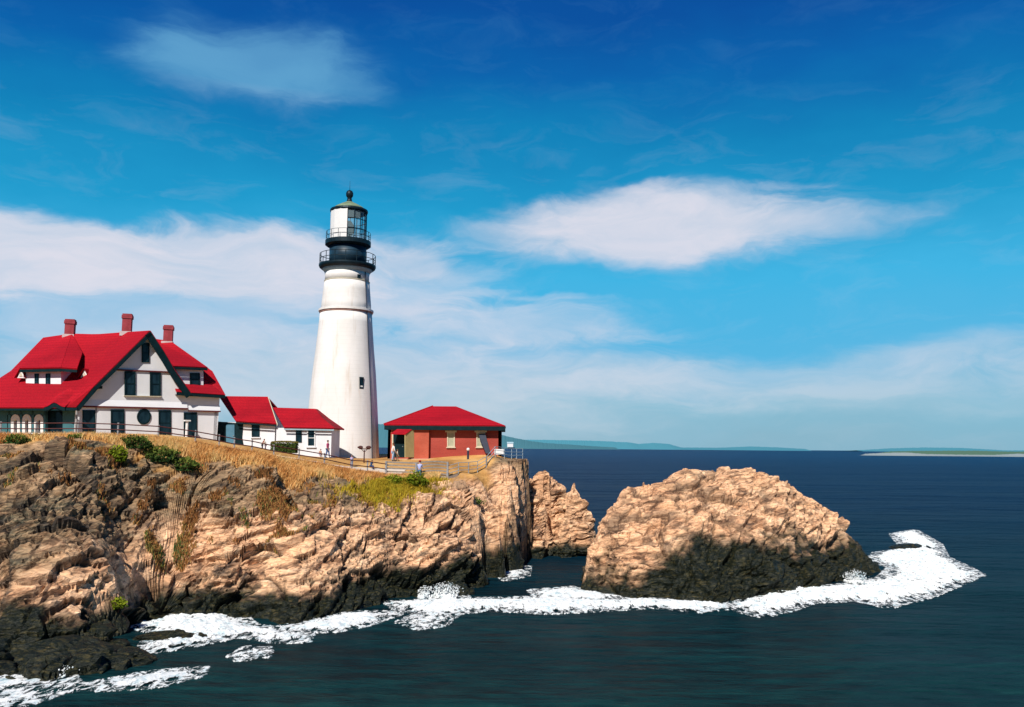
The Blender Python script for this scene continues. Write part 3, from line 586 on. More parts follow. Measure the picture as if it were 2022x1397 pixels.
def foam_mat(name, use_cover):
    m = bpy.data.materials.new(name); nt, N, L, bs = nodes(m)
    n = noise(N, L, 2.0, 7, .72, mapping(N, L, (.8, .5, 1), (0, 0, R(25)))); r = ramp(N, [(.30, (.30, .48, .55)), (.40, (.66, .78, .82)), (.50, (.88, .92, .93))]); L.new(n.outputs[0], r.inputs[0])
    L.new(r.outputs[0], bs.inputs['Base Color']); bs.inputs['Roughness'].default_value = .9; bs.inputs['Specular IOR Level'].default_value = .1; bump(N, L, bs, n.outputs[0], .6, .2)
    if use_cover:
        a_ = N.new('ShaderNodeAttribute'); a_.attribute_name = 'cover'
        n2 = noise(N, L, 3.2, 6, .75, mapping(N, L, (.7, .35, 1), (0, 0, R(-30))), .8)
        q = mth(N, L, 'ADD', mth(N, L, 'SUBTRACT', mth(N, L, 'MULTIPLY', a_.outputs['Fac'], 1.0), .10), mth(N, L, 'MULTIPLY', mth(N, L, 'SUBTRACT', n2.outputs[0], .5), 6.0))
        mr = N.new('ShaderNodeMapRange'); mr.interpolation_type = 'SMOOTHSTEP'; L.new(q, mr.inputs[0]); mr.inputs[1].default_value = -.25; mr.inputs[2].default_value = .25
        L.new(mr.outputs[0], bs.inputs['Alpha'])
    return m
m = foam_mat('white_foam', True); me.materials.append(m); M['spray'] = foam_mat('white_spray', False)
o = link('sea_foam', me, None); tag(o, 'white broken surf foam around the rocks', 'foam', None, 'stuff')
# spray thrown up by breaking waves: lumps of droplets
def spray(px, py, w, h, seed, lab):
    rnd = random.Random(seed); mb = MB(); p = S0(px, py)
    for i in range(int(420*w*h)+160):
        t = rnd.random()**2.0; fan = rnd.choice((-.7, -.25, .1, .55)); a = (fan*t*1.1+rnd.gauss(0, .20))*w*(1-.3*t); b = rnd.gauss(0, .18)
        r = (.018+.055*rnd.random()**2)*(1-.6*t)*(2.0 if t < .12 else 1)
        mb.ball((p.x+a, p.y+b, .06+t*h*(1-.5*min(1, abs(a)/w))), r, 4, (1.5, 1, .8+1.2*rnd.random()))
    o = mb.build('wave_spray', M['spray'], None, True, False); tag(o, lab, 'spray', None, 'stuff')
spray(880, 1180, 1.9, 1.1, 1, 'rounded burst of white spray right of the small surf boulder')
spray(838, 1182, .7, .9, 2, 'thin burst of white spray left of the small surf boulder')
spray(1555, 1163, 1.4, .8, 4, 'white spray at the front foot of the humped rock')
spray(1690, 1152, 1.5, 1.1, 5, 'tallest white spray near the right end of the humped rock')
spray(120, 1335, 1.0, .5, 7, 'faint spray breaking on the low black boulder at lower left')

# ------------------------------------------------------------------ far shores
def shore(name, prof, Y, base_z, mt, lab, kind, cat=None, depth=400, seed=0):
    mb = MB(); pts = []; rnd = random.Random(seed)
    xs = [p[0] for p in prof]; zs = [p[1] for p in prof]; n = int((xs[-1]-xs[0])/1.5)
    P = []
    for i in range(n+1):
        px = xs[0]+(xs[-1]-xs[0])*i/n; py = float(np.interp(px, xs, zs))+rnd.uniform(-.35, .35)
        q = U(px, py, Y); P.append(Vector((q.x, q.y, max(q.z, base_z+.1))))
    k = 0
    for i in range(n):
        a, b = P[i], P[i+1]; fa = Vector((a.x, a.y-depth*.3, base_z)); fb = Vector((b.x, b.y-depth*.3, base_z))
        ba = Vector((a.x, a.y+depth*.7, base_z)); bb = Vector((b.x, b.y+depth*.7, base_z))
        mb.poly([fa, fb, b, a]); mb.poly([a, b, bb, ba])
    return tag(mb.build(name, mt), lab, cat, None, kind)
def far_mat(name, c1, c2, s_):
    m = bpy.data.materials.new(name); nt, N, L, bs = nodes(m); n = noise(N, L, s_, 6, .7); r = ramp(N, [(.35, c1), (.65, c2)])
    L.new(n.outputs[0], r.inputs[0]); L.new(r.outputs[0], bs.inputs['Base Color']); bs.inputs['Roughness'].default_value = 1; bs.inputs['Specular IOR Level'].default_value = 0; return m
hm1 = far_mat('distant_dark_woods', (.045, .16, .22), (.085, .22, .26), .004)  # blue of both hill colours paints in the haze of distance
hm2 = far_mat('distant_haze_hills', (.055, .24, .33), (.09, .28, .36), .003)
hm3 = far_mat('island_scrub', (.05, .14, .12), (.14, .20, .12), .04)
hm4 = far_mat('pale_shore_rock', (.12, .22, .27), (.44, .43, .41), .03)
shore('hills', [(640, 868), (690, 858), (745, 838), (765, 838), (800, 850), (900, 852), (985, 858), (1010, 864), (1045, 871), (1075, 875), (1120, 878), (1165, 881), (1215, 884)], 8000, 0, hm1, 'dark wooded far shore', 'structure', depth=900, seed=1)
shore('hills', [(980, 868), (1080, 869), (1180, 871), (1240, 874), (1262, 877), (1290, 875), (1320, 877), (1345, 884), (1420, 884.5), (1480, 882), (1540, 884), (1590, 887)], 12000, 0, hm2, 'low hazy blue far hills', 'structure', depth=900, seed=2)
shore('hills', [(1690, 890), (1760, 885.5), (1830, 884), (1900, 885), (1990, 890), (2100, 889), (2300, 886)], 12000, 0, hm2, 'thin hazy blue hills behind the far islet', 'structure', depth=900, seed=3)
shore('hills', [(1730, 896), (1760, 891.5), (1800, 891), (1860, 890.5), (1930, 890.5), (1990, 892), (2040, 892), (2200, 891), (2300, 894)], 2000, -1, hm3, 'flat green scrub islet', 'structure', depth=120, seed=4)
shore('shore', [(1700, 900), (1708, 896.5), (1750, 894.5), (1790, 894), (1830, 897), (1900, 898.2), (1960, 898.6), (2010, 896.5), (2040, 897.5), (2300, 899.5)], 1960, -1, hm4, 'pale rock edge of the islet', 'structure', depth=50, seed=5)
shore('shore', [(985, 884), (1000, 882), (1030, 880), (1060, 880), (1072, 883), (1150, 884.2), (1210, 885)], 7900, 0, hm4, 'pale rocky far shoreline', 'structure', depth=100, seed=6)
# ------------------------------------------------------------------ keepers' house
def Z1(zx, zy): return zx/4.302, 600+zy/4.302
def Z2(zx, zy): return 400+zx/5.617, 740+zy/5.617
def Z3(zx, zy): return 690+zx/5.185, 780+zy/5.185
def Z4(zx, zy): return 580+zx/4.655, 340+zy/4.655
A0 = U(150, 860, 72.5)
G = Plane((A0.x, A0.y), (.77, .64))            # gable wall
Lp = Plane((A0.x, A0.y), (.97, -.26))           # long porch side (runs left and slightly back)
OV = .5
house = empty('keepers_house', (A0.x+4, A0.y+6, 11.2), "large white keepers' house with steep red roof, three chimneys and dark green trim", 'house')
nG = Vector((G.n.x, G.n.y, 0)); dG = Vector((G.d.x, G.d.y, 0)); back = -nG
nL = Vector((Lp.n.x, Lp.n.y, 0)); dL = Vector((Lp.d.x, Lp.d.y, 0))
def g(zx, zy, off=0.0): return G.at(*Z1(zx, zy), off)
def l(zx, zy, off=0.0): return Lp.at(*Z1(zx, zy), off)
def u(zx, zy, Y): return U(*Z1(zx, zy), Y)
# main roof
peak = g(1275, 232, OV); ev = g(650, 882, OV)
ridge = [peak, u(1060, 246, 79.2), u(820, 264, 80.4), u(610, 258, 81.2), u(370, 292, 82)]
mid = [g(962, 545, OV), u(820, 520, 76.4), u(650, 530, 76.9), u(480, 560, 77.2), u(215, 520, 78.6), u(95, 575, 79.6)]
eave = [ev, l(540, 882, 1.1), l(380, 886, 1.1), l(200, 886, 1.1), l(0, 886, 1.1), l(-330, 884, 1.1)]
mb = MB()
T = .12
def thick(pts, t=T):
    nrm = (pts[1]-pts[0]).cross(pts[2]-pts[0]).normalized()
    if nrm.z < 0: nrm = -nrm
    mb.prism([p for p in pts], -nrm*t)
low = g(800, 706, OV)
# resample rows for a gently swayed slope
def rowpts(row, n):
    L_ = [0]
    for a, b in zip(row[:-1], row[1:]): L_.append(L_[-1]+(b-a).length)
    out = []
    for i in range(n+1):
        t = L_[-1]*i/n
        for k in range(len(row)-1):
            if t <= L_[k+1]+1e-6:
                f = (t-L_[k])/(L_[k+1]-L_[k]); out.append(row[k].lerp(row[k+1], f)); break
    return out
lowrow = [low, u(650, 690, 74.4), u(400, 700, 75), u(150, 690, 75.8), u(-30, 700, 76.6), u(-160, 740, 77)]
rows_ = [rowpts(r_, 16) for r_ in (ridge, mid, lowrow, eave)]
for ra, rb in zip(rows_[:-1], rows_[1:]):
    for i in range(16): mb.poly([ra[i], rb[i], rb[i+1], ra[i+1]])
top = [Vector(p) for p in ridge]
# back slope and hip
# right slope of the gable: from peak down the right rake
r1 = g(1480, 560, OV); r2 = g(1622, 762, OV)
rake_r = [peak, g(1385, 398, OV), r1, r2]
for k_ in range(3):
    o0, o1 = rake_r[k_]-peak, rake_r[k_+1]-peak
    for i in range(4): mb.poly([ridge[i]+o0, ridge[i+1]+o0, ridge[i+1]+o1, ridge[i]+o1])
bk = [p+(r2-peak) for p in ridge]
mb.poly([ridge[4], mid[-1], lowrow[-1], eave[-1], bk[4]])
roof = mb.build('roof', M['roof'], house, False)
sol = roof.modifiers.new('thickness', 'SOLIDIFY'); sol.thickness = .12; sol.offset = 0
# rake boards
def board(pts, name, mt, w=.32, t=.16, parent=None, nrm=nG, down=True):
    b = MB()
    for a, c in zip(pts[:-1], pts[1:]):
        d = (c-a).normalized(); s = d.cross(nrm).normalized()
        if s.z > 0: s = -s
        e = .02
        b.prism([a-s*.05, c-s*.05+d*e, c+s*w+d*e, a+s*w], nrm*t)
    return b.build(name, mt, parent or house)
lr = [peak, g(1120, 385, OV), g(962, 545, OV), g(800, 706, OV), ev]
board([p+Vector((0, 0, -.12)) for p in lr], 'rake_board', M['trim'], .26, .10)
board([p+Vector((0, 0, -.12)) for p in rake_r], 'rake_board', M['trim'], .52, .10)
# soffits under both rakes
b = MB()
for a, c in list(zip(lr[:-1], lr[1:]))+list(zip(rake_r[:-1], rake_r[1:])):
    z_ = Vector((0, 0, -.2)); b.poly([a+z_, c+z_, c+z_-nG*OV, a+z_-nG*OV])
b.build('soffit', M['trim'], house)
# gable wall
gz = gbase(A0.x, A0.y)-.6
def drop(p, z): return Vector((p.x, p.y, z))
w0 = g(660, 880); wR = g(1590, 900); wE = g(1850, 900)
wall_top = [g(690, 868), g(800, 730), g(962, 568), g(1120, 405), g(1275, 262), g(1385, 430), g(1480, 590), g(1560, 700), g(1600, 770), g(1868, 786)]
b = MB(); base_r = drop(g(1850, 900), 10.2); base_l = drop(g(645, 900), gz)
b.prism([base_l, base_r, g(1868, 786)]+wall_top[:-1][::-1]+[drop(g(645, 900), w0.z+.1)], -nG*.3)
b.build('gable_wall', M['white'], house)
# other walls of the block (long side, rear)
L1 = l(-330, 900); E = base_r
rear = [E+back*8.6, E+back*8.6-dG*12.2, drop(L1, gz)+back*3]
zt = l(300, 905).z
def wallseg(a, c, z0, z1, th, inward, b): b.prism([drop(a, z0), drop(c, z0), drop(c, z1), drop(a, z1)], inward*th)
b = MB(); wallseg(E, rear[0], 9.6, E.z+4.0, .3, -dG, b); wallseg(rear[0], rear[1], 9.6, zt, .3, nG, b)
b.build('rear_wall', M['white'], house)
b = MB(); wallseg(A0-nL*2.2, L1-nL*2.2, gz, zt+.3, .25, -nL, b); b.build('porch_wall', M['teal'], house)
# porch arcade front in the long side: piers, low wall, eyebrow arch
def arch_pts(fn, x0, x1, y0, yb, n=10):      # rounded-top outline in zoom coordinates
    cx = (x0+x1)/2; r = (x1-x0)/2; pts = [fn(x0, yb)]
    for i in range(n+1):
        t = math.pi*(1-i/n); pts.append(fn(cx+r*math.cos(t), y0+r*1.25*(1-math.sin(t))))
    pts.append(fn(x1, yb)); return pts
b = MB()
b.prism([l(-330, 1100, 0), l(655, 1100, 0), l(655, 1135, 0), l(-330, 1160, 0)], -nL*.3)
b.build('porch_plinth', M['white'], house)
b = MB()
def strip(fn, xa, xb, ya, yb, off, th, nn, b): b.prism([fn(xa, ya, off), fn(xb, ya, off), fn(xb, yb, off), fn(xa, yb, off)], -nn*th)
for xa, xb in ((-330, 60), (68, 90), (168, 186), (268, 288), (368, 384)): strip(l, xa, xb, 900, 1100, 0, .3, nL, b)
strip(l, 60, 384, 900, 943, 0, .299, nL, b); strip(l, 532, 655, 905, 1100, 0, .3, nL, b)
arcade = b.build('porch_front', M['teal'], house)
for x0 in (92, 188, 290):
    outer = arch_pts(lambda x, y: l(x, y, .04), x0, x0+76, 940, 1098); inner = arch_pts(lambda x, y: l(x, y, .04), x0+24, x0+52, 985, 1098)
    b = MB()
    for i in range(len(outer)-1): b.prism([outer[i], outer[i+1], inner[i+1], inner[i]], -nL*.36)
    a = b.build('porch_arch', M['sign'], house)
    pa = MB(); pa.prism(arch_pts(lambda x, y: l(x, y, -.2), x0+22, x0+54, 982, 1098), -nL*.03); pa.build('pane', M['glass'], a)
# eyebrow arch over the porch entrance
eb = MB(); n_ = 14; o1 = []; o2 = []
for i in range(n_+1):
    t = i/n_; x = 372+t*178; lift = math.exp(-((t-.5)/.26)**2)
    o1.append((x, 884-lift*38)); o2.append((x, 912-lift*30))
for i in range(n_): eb.prism([l(*o1[i], 1.16), l(*o1[i+1], 1.16), l(*o2[i+1], 1.16), l(*o2[i], 1.16)], -nL*.35)
eb.build('eyebrow_arch', M['trim'], house)
rb_ = MB()
for i in range(n_):
    a, c = l(*o1[i], 1.17), l(*o1[i+1], 1.17); s_ = -nL*1.6+Vector((0, 0, 1.35))
    rb_.poly([a+Vector((0, 0, .05)), c+Vector((0, 0, .05)), c+s_, a+s_])
rb_.build('eyebrow_roof', M['roof'], house)
b = MB(); b.prism([l(384, 1098, -.6)]+[l(384+ (532-384)*i/10, 960-70*math.sin(math.pi*i/10), -.6) for i in range(11)]+[l(532, 1098, -.6)], -nL*.05)
b.build('porch_door', M['glass'], house)
b = MB(); strip(l, -330, 655, 884, 908, 1.05, .12, nL, b); b.build('eave_board', M['trim'], house)
for x in (655, 816):
    b = MB(); p = g(x, 885, -.05 if x > 700 else .3); q = drop(p, gz-.1); b.tube(q, p, .11, .09, 8); b.build('porch_post', M['palewood'], house)
# dormer on the long slope
DP = Plane((l(350, 650, 0).x, l(350, 650, 0).y), (.97, -.26)); off_ = -1.5
def dd(zx, zy, o=0.0): return Lp.at(*Z1(zx, zy), off_+o)
dorm = MB(); dorm.prism([dd(220, 725), dd(518, 725), dd(518, 572), dd(220, 572)], -nL*2.6); dorm = dorm.build('dormer', M['white'], house)
dr = MB(); e1, e2, e3 = dd(168, 553, .55), dd(520, 546, .55), dd(655, 556, .2)
dr.poly([e1, e2, u(612, 262, 80.9), u(372, 294, 81.8)]); dr.poly([e2, e3, u(700, 420, 77.4), u(612, 262, 80.9)])
r_ = dr.build('dormer_roof', M['roof'], house); sm_ = r_.modifiers.new('t', 'SOLIDIFY'); sm_.thickness = .14; sm_.offset = 0
b = MB(); dz = Vector((0, 0, -.14)); b.prism([e1+dz*.5, e2+dz*.5, e2+dz*2.2, e1+dz*2.2], -nL*.1); b.prism([e2+dz*.5, e3+dz*.5, e3+dz*2, e2+dz*2.2], -nL*.1); b.build('dormer_fascia', M['trim'], house)
def window(fn, nn, xa, xb, ya, yb, parent, fr=.09, proud=.06, fm=None, sill=False, bar=True, off=0.0, name='window', pane_m=None):
    b = MB(); c = [fn(xa, yb, off), fn(xb, yb, off), fn(xb, ya, off), fn(xa, ya, off)]
    ex = (c[1]-c[0]).normalized(); ez = (c[3]-c[0]).normalized()
    i = [c[0]+ex*fr+ez*fr, c[1]-ex*fr+ez*fr, c[2]-ex*fr-ez*fr, c[3]+ex*fr-ez*fr]
    for k in range(4): j = (k+1) % 4; b.prism([c[k], c[j], i[j], i[k]], nn*proud)
    if bar:
        mdl = (i[0]+i[3])/2; mdr = (i[1]+i[2])/2; b.prism([mdl-ez*.03, mdr-ez*.03, mdr+ez*.03, mdl+ez*.03], nn*(proud*.6))
    w = b.build(name, fm or M['trim'], parent)
    p = MB(); p.prism([q+nn*.004 for q in i], nn*.012); p.build('pane', pane_m or M['glass'], w)
    if sill:
        s_ = MB(); s_.prism([c[0]-ex*.08, c[1]+ex*.08, c[1]+ex*.08-ez*.1, c[0]-ex*.08-ez*.1], nn*(proud+.07)); s_.build('sill', sill if sill is not True else M['white'], w)
    return w
def ddn(x, y, o=0): return dd(x, y, .004+o)
window(ddn, nL, 297, 331, 596, 702, house, .05); window(ddn, nL, 391, 429, 596, 702, house, .05)
# little triangular roof vents
for x in (178, 717):
    Yv = 75.7 if x < 400 else 75.0
    b = MB(); t3 = [u(x-33, 632, Yv), u(x+33, 632, Yv), u(x, 556, Yv)]; b.prism([t3[0], t3[1], t3[2]], Vector((-.1, 1.8, 0))); v_ = b.build('roof_vent', M['sign'], house)
    b = MB(); f_ = Vector((0, -.05, 0)); cx_ = (t3[0]+t3[1]+t3[2])/3; k3 = [cx_+(p-cx_)*.42+f_ for p in t3]; b.prism(k3, Vector((0, .06, 0))); b.build('louvre', M['cream'], v_)
    b = MB(); ap = t3[2]+Vector((0, -.2, .06)); b.poly([ap, t3[0]+Vector((-.15, -.2, 0)), t3[0]+Vector((-.2, 1.8, .1)), ap+Vector((0, 1.8, 0))]); b.poly([ap, t3[1]+Vector((.15, -.2, 0)), t3[1]+Vector((.1, 1.8, .1)), ap+Vector((0, 1.8, 0))]); b.build('vent_roof', M['roof'], v_)
# belt courses
def band(pts, name, mt, h=.10, t=.1, parent=None, nn=nG):
    b = MB()
    for a, c in zip(pts[:-1], pts[1:]): b.prism([a, c, c+Vector((0, 0, h)), a+Vector((0, 0, h))], nn*t)
    return b.build(name, mt, parent or house)
band([g(985, 568, .004), g(1452, 588, .004)], 'belt_course', M['redline'], .12, .12)
band([g(690, 880, .004), g(1592, 900, .004)], 'belt_course', M['redline'], .14, .16)
band([g(1600, 915, .004), g(1868, 922, .004)], 'belt_course', M['redline'], .12, .2)
# flared shingle skirts above the lower belts
b = MB(); a, c = g(700, 868, .003), g(1588, 890, .003); h_ = Vector((0, 0, .55)); b.prism([a, a+h_, a+nG*.16], c-a); a, c = g(1602, 912, .003), g(1866, 918, .003); b.prism([a, a+h_, a+nG*.16], c-a); b.build('flared_skirt', M['white'], house)
gn = lambda x, y, o=0: g(x, y, .005+o)
window(gn, nG, 1203, 1268, 338, 500, house, .07, .08)
window(gn, nG, 1056, 1150, 575, 782, house, .12, .1); window(gn, nG, 1272, 1364, 578, 786, house, .12, .1)
band([g(1050, 786, .006), g(1368, 792, .006)], 'window_sill_rail', M['cream'], .06, .18)
window(gn, nG, 940, 1056, 900, 1112, house, .1, .07); window(gn, nG, 1346, 1452, 906, 1120, house, .1, .07)
# round window
c_ = g(1222, 960, .005); b = MB(); rr = .66
for i in range(24):
    t0, t1 = 2*math.pi*i/24, 2*math.pi*(i+1)/24
    P_ = lambda t, r: c_+dG*(r*math.cos(t)*.9)+Vector((0, 0, r*math.sin(t)*1.05))
    b.prism([P_(t0, rr), P_(t1, rr), P_(t1, rr*.8), P_(t0, rr*.8)], nG*.07)
rw = b.build('round_window', M['trim'], house); b = MB(); b.prism([P_(2*math.pi*i/24, rr*.8)+nG*.004 for i in range(24)], nG*.012); b.build('pane', M['glass'], rw)
# porch opening left of the gable ground floor, side entry
window(gn, nG, 700, 808, 905, 1092, house, .08, .05, bar=False, name='porch_opening')
window(gn, nG, 1560, 1672, 925, 1165, house, .1, .07, bar=False, name='side_door')
b = MB(); p = g(1590, 1000, .9); q = drop(p, gbase(p.x, p.y)-.2); b.tube(q, p, .13, .12, 8); b.box(p+Vector((0, 0, .06)), .5, .4, .12, (.77, .64)); b.build('entry_post', M['sign'], house)
b = MB(); a_ = g(700, 800, .0); b.build
b = MB(); strip(g, 800, 870, 700, 722, .5, .5, nG, b); b.build('eave_bracket', M['trim'], house)
# right wing roof with dormer
wl, wr_ = g(1500, 752, .45), g(1912, 779, .45)
ra, rb2 = u(1290, 300, 84.5), u(1448, 322, 84.2)
mid_r = u(1800, 575, 82.2)
b = MB(); b.poly([wl, wr_, mid_r, rb2, ra]); b.poly([wr_, wr_+back*7, rb2+back*1.2, rb2, mid_r])
wq = wl+back*7; b.poly([ra, rb2, rb2+back*1.2, wr_+back*7, wq])
r_ = b.build('wing_roof', M['roof'], house); s_ = r_.modifiers.new('t', 'SOLIDIFY'); s_.thickness = .12; s_.offset = 0
band([wl+Vector((0, 0, -.28)), wr_+Vector((0, 0, -.28))], 'eave_board', M['trim'], .26, .06)
b = MB(); z_ = Vector((0, 0, -.2)); b.poly([wl+z_, wr_+z_, wr_+z_-nG*.45, wl+z_-nG*.45]); b.build('soffit', M['trim'], house)
def dw(x, y, o=0): return g(x, y, -.9+o)
b = MB(); b.prism([dw(1500, 735), dw(1728, 735), dw(1728, 560), dw(1500, 552)], back*2.6); wd = b.build('wing_dormer', M['white'], house)
b = MB(); a, c = dw(1470, 532, .5), dw(1762, 545, .5); b.poly([a, c, c+back*.6+Vector((0, 0, 0)), rb2, ra]); b.poly([c, rb2, c+back*2.6])
r_ = b.build('wing_dormer_roof', M['roof'], house); s_ = r_.modifiers.new('t', 'SOLIDIFY'); s_.thickness = .12; s_.offset = 0
band([a+Vector((0, 0, -.26)), c+Vector((0, 0, -.26))], 'dormer_fascia', M['trim'], .22, .06)
window(lambda x, y, o=0: dw(x, y, .005+o), nG, 1612, 1697, 590, 700, house, .1, .08, sill=True)
# chimneys
def chimney(xa, xb, yt, yb, Y):
    a, c = u(xa, yb+40, Y), u(xb, yb+40, Y); t = u((xa+xb)/2, yt, Y); w = (c-a).length; cc = (a+c)/2
    b = MB(); hgt = t.z-cc.z; b.box((cc.x, cc.y+w/2, cc.z+hgt/2-.3), w*.80, w*.80, hgt+.6, (.97, .26))
    ch = b.build('chimney', M['chimney'], house)
    b = MB(); b.box((cc.x, cc.y+w/2, t.z-.10), w*.93, w*.93, .32, (.97, .26)); b.box((cc.x, cc.y+w/2, t.z+.13), w*.82, w*.82, .12, (.97, .26)); b.build('chimney_cap', M['chimney'], ch)
    f = u((xa+xb)/2, yb+10, Y); b = MB(); b.box((cc.x-.05, cc.y+w/2, f.z-.05), w*1.0, w*1.0, .42, (.97, .26)); b.build('flashing', M['flash'], ch)
chimney(522, 612, 146, 262, 80.6); chimney(1010, 1100, 100, 238, 78.6); chimney(1362, 1452, 196, 322, 83.8)

# ------------------------------------------------------------------ low linked wings
def lowwing(label, rl, rr_, el, er, Ye, Yr, zb, flare=False, ext_l=0):
    a = U(*Z2(*rl), Yr); b_ = U(*Z2(*rr_), Yr+.5); c = U(*Z2(*el), Ye); d = U(*Z2(*er), Ye+.6)
    root = empty('cottage_wing', (c.x+2, c.y+2, zb), label, 'building')
    m_ = MB()
    if flare:
        s1 = U(*Z2(1320, 482), Yr-1.2)
        m_.poly([a, b_, s1, d, c]); bb = Vector((0, 5.0, 0))
        m_.poly([b_, b_+Vector((0, 1.0, 0)), s1+Vector((0, 3.4, 0)), s1]); m_.poly([s1, s1+Vector((0, 3.4, 0)), d+bb, d])
        m_.poly([a, b_, b_+Vector((0, 1, 0)), s1+Vector((0, 3.4, 0)), d+bb, c+bb])
    else:
        bb = Vector((a.x-c.x, 2*(Yr-Ye), 0)); bb = Vector((0, 2*(Yr-Ye), 0))
        m_.poly([a, b_, d, c]); m_.poly([a, c+bb, d+bb, b_])
    r = m_.build('roof', M['roof'], root); s = r.modifiers.new('t', 'SOLIDIFY'); s.thickness = .14; s.offset = 0
    return root, a, b_, c, d, bb
root, a, b_, c, d, bb = lowwing('low white wing with red gabled roof between the big house and the smaller white wing', (185, 245), (722, 252), (372, 522), (822, 552), 81.0, 84.2, 10.5)
in_ = Vector((0, .5, 0)); wp = Plane((c.x, c.y+.5), ((d-c).x, (d-c).y))
wn = Vector((wp.n.x, wp.n.y, 0))
def w1(x, y, o=0): return wp.at(*Z2(x, y), o)
m_ = MB(); z0 = 9.6
m_.prism([drop(w1(-60, 560), z0), drop(w1(805, 560), z0), w1(805, 545), w1(-60, 515)], -wn*.3)
R_ = w1(805, 545); m_.prism([drop(R_, z0), drop(R_, z0)+bb-in_*2, R_+bb-in_*2, b_+Vector((-.25, 0, -.15)), R_], Vector((-.25, 0, 0)))
m_.build('wall', M['white'], root)
w1n = lambda x, y, o=0: w1(x, y, .006+o)
window(w1n, wn, 545, 632, 556, 694, root, .07, .06, sill=True)
m_ = MB(); m_.prism([w1n(165, 795), w1n(458, 795), w1n(440, 700), w1n(452, 545), w1n(165, 520)], wn*.05); m_.build('recess_shadow', M['trim'], root)  # dark sheet painting the recess and the big house's shadow on the wall
m_ = MB(); m_.prism([w1(262, 795, .07), w1(354, 795, .07), w1(354, 556, .07), w1(262, 556, .07)], wn*.06)
dr_ = m_.build('door', mat('blue_grey_door_paint', (.09, .23, .33), .5, .1), root); m_ = MB(); m_.ball(w1(342, 680, .16), .05); m_.build('handle', M['palewood'], dr_)
band([c+Vector((0, -.02, -.2)), d+Vector((0, -.02, -.2))], 'eave_board', M['trim'], .14, .05, root, wn)
tr = MB(); tr.prism([b_+Vector((0, 0, -.12)), d+Vector((0, 0, -.12)), d+Vector((0, 0, .04)), b_+Vector((0, 0, .04))], Vector((.08, .02, 0))); tr.build('verge_board', M['cream'], root)
root, a, b_, c, d, bb = lowwing('smallest white wing with red roof swept down to the lighthouse, two dark windows', (780, 372), (1247, 386), (905, 590), (1458, 600), 81.5, 84.3, 10.0, True)
wp2 = Plane((c.x, c.y+.4), ((d-c).x, (d-c).y)); wn2 = Vector((wp2.n.x, wp2.n.y, 0))
def w2(x, y, o=0): return wp2.at(*Z2(x, y), o)
m_ = MB(); m_.prism([drop(w2(820, 560), 9.3), drop(w2(1432, 560), 9.3), w2(1432, 606), w2(905, 592), w2(820, 592)], -wn2*.3)
Q_ = w2(1432, 606); m_.prism([drop(Q_, 9.3), drop(Q_, 9.3)+Vector((0, 4, 0)), Q_+Vector((0, 4, 0)), Q_], Vector((-.25, 0, 0))); m_.build('wall', M['white'], root)
w2n = lambda x, y, o=0: w2(x, y, .006+o)
window(w2n, wn2, 1034, 1100, 614, 752, root, .06, .06); window(w2n, wn2, 1160, 1250, 606, 800, root, .09, .07, fm=M['sign'], sill=True)
band([c+Vector((0, -.02, -.2)), d+Vector((0, -.02, -.2))], 'eave_board', M['cove'], .12, .05, root, wn2)

# ------------------------------------------------------------------ lighthouse
TY = 93.5
def tw(zx, zy, w): # zoom-4 axis point and half width in zoom px -> (r, z)
    px, py = Z4(zx, zy); p = U(px, py, TY); q = U(px+w/4.655, py, TY); return q.x-p.x, p.z
tcx = U(676.5, 850, TY).x; tz = 9.6
lh = empty('lighthouse', (tcx, TY, tz), 'tall tapering white lighthouse tower with black lantern gallery', 'lighthouse')
C0 = (tcx, TY)
def fpx(px, py, hw): p = U(px, py, TY); q = U(px+hw, py, TY); return (q.x-p.x, p.z)
prof = [fpx(676, 925, 74.5), fpx(676, 905, 73), fpx(677, 850, 70), fpx(678, 800, 66.5), fpx(680, 740, 62), fpx(682, 690, 56.5), fpx(683, 640, 52), fpx(684, 620, 50.5)]
prof[0] = (prof[0][0], 9.0)
b = MB(); b.lathe(C0, prof, 72); b.build('tower_shaft', M['tower'], lh, True)
p2 = [fpx(684, 619, 49.5), fpx(685, 600, 48), fpx(686, 575, 45.5), fpx(687, 557.5, 43.8)]
b = MB(); b.lathe(C0, p2, 72); p3 = [fpx(687, 557.5, 43.2), fpx(687, 548, 42.8), fpx(687, 541, 43.5)]; b.lathe(C0, p3, 72); b.build('upper_shaft', M['tower'], lh, True)
def ring(a, c, w, name, mt, par=lh, r_in=0, n=72):
    z0 = fpx(685, c, 1)[1]; z1 = fpx(685, a, 1)[1]; r = fpx(685, a, w)[0]; b = MB(); b.lathe(C0, [(r, z0), (r, z1)], n); return b.build(name, mt, par, False)
ring(557, 558.6, 44.6, 'string_course', M['cream'])
ring(613.5, 617, 53.5, 'belt_cornice', M['tower']); ring(617, 620, 51.8, 'cornice_moulding', mat('rust_stained_paint', (.45, .25, .2), .8, .25))
b = MB(); b.lathe(C0, [fpx(687, 541, 43.5), fpx(687, 536, 47), fpx(687, 533, 50)], 72); b.build('gallery_cove', M['cove'], lh, True)  # shadow under the gallery put into the cove's grey-blue colour
b = MB(); b.lathe(C0, [fpx(688, 534, 50), fpx(688, 531, 54), fpx(688, 528, 55.5), fpx(688, 525, 55.5)], 72); b.build('lower_gallery_deck', M['iron'], lh)
b = MB(); b.lathe(C0, [fpx(688, 525, 36), fpx(688, 488, 36)], 48); b.build('watch_room', M['drum'], lh, True)
b = MB(); b.lathe(C0, [fpx(688, 489, 40), fpx(688, 486, 44.5), fpx(688, 478, 44.5)], 48); b.build('upper_gallery_deck', M['iron'], lh)
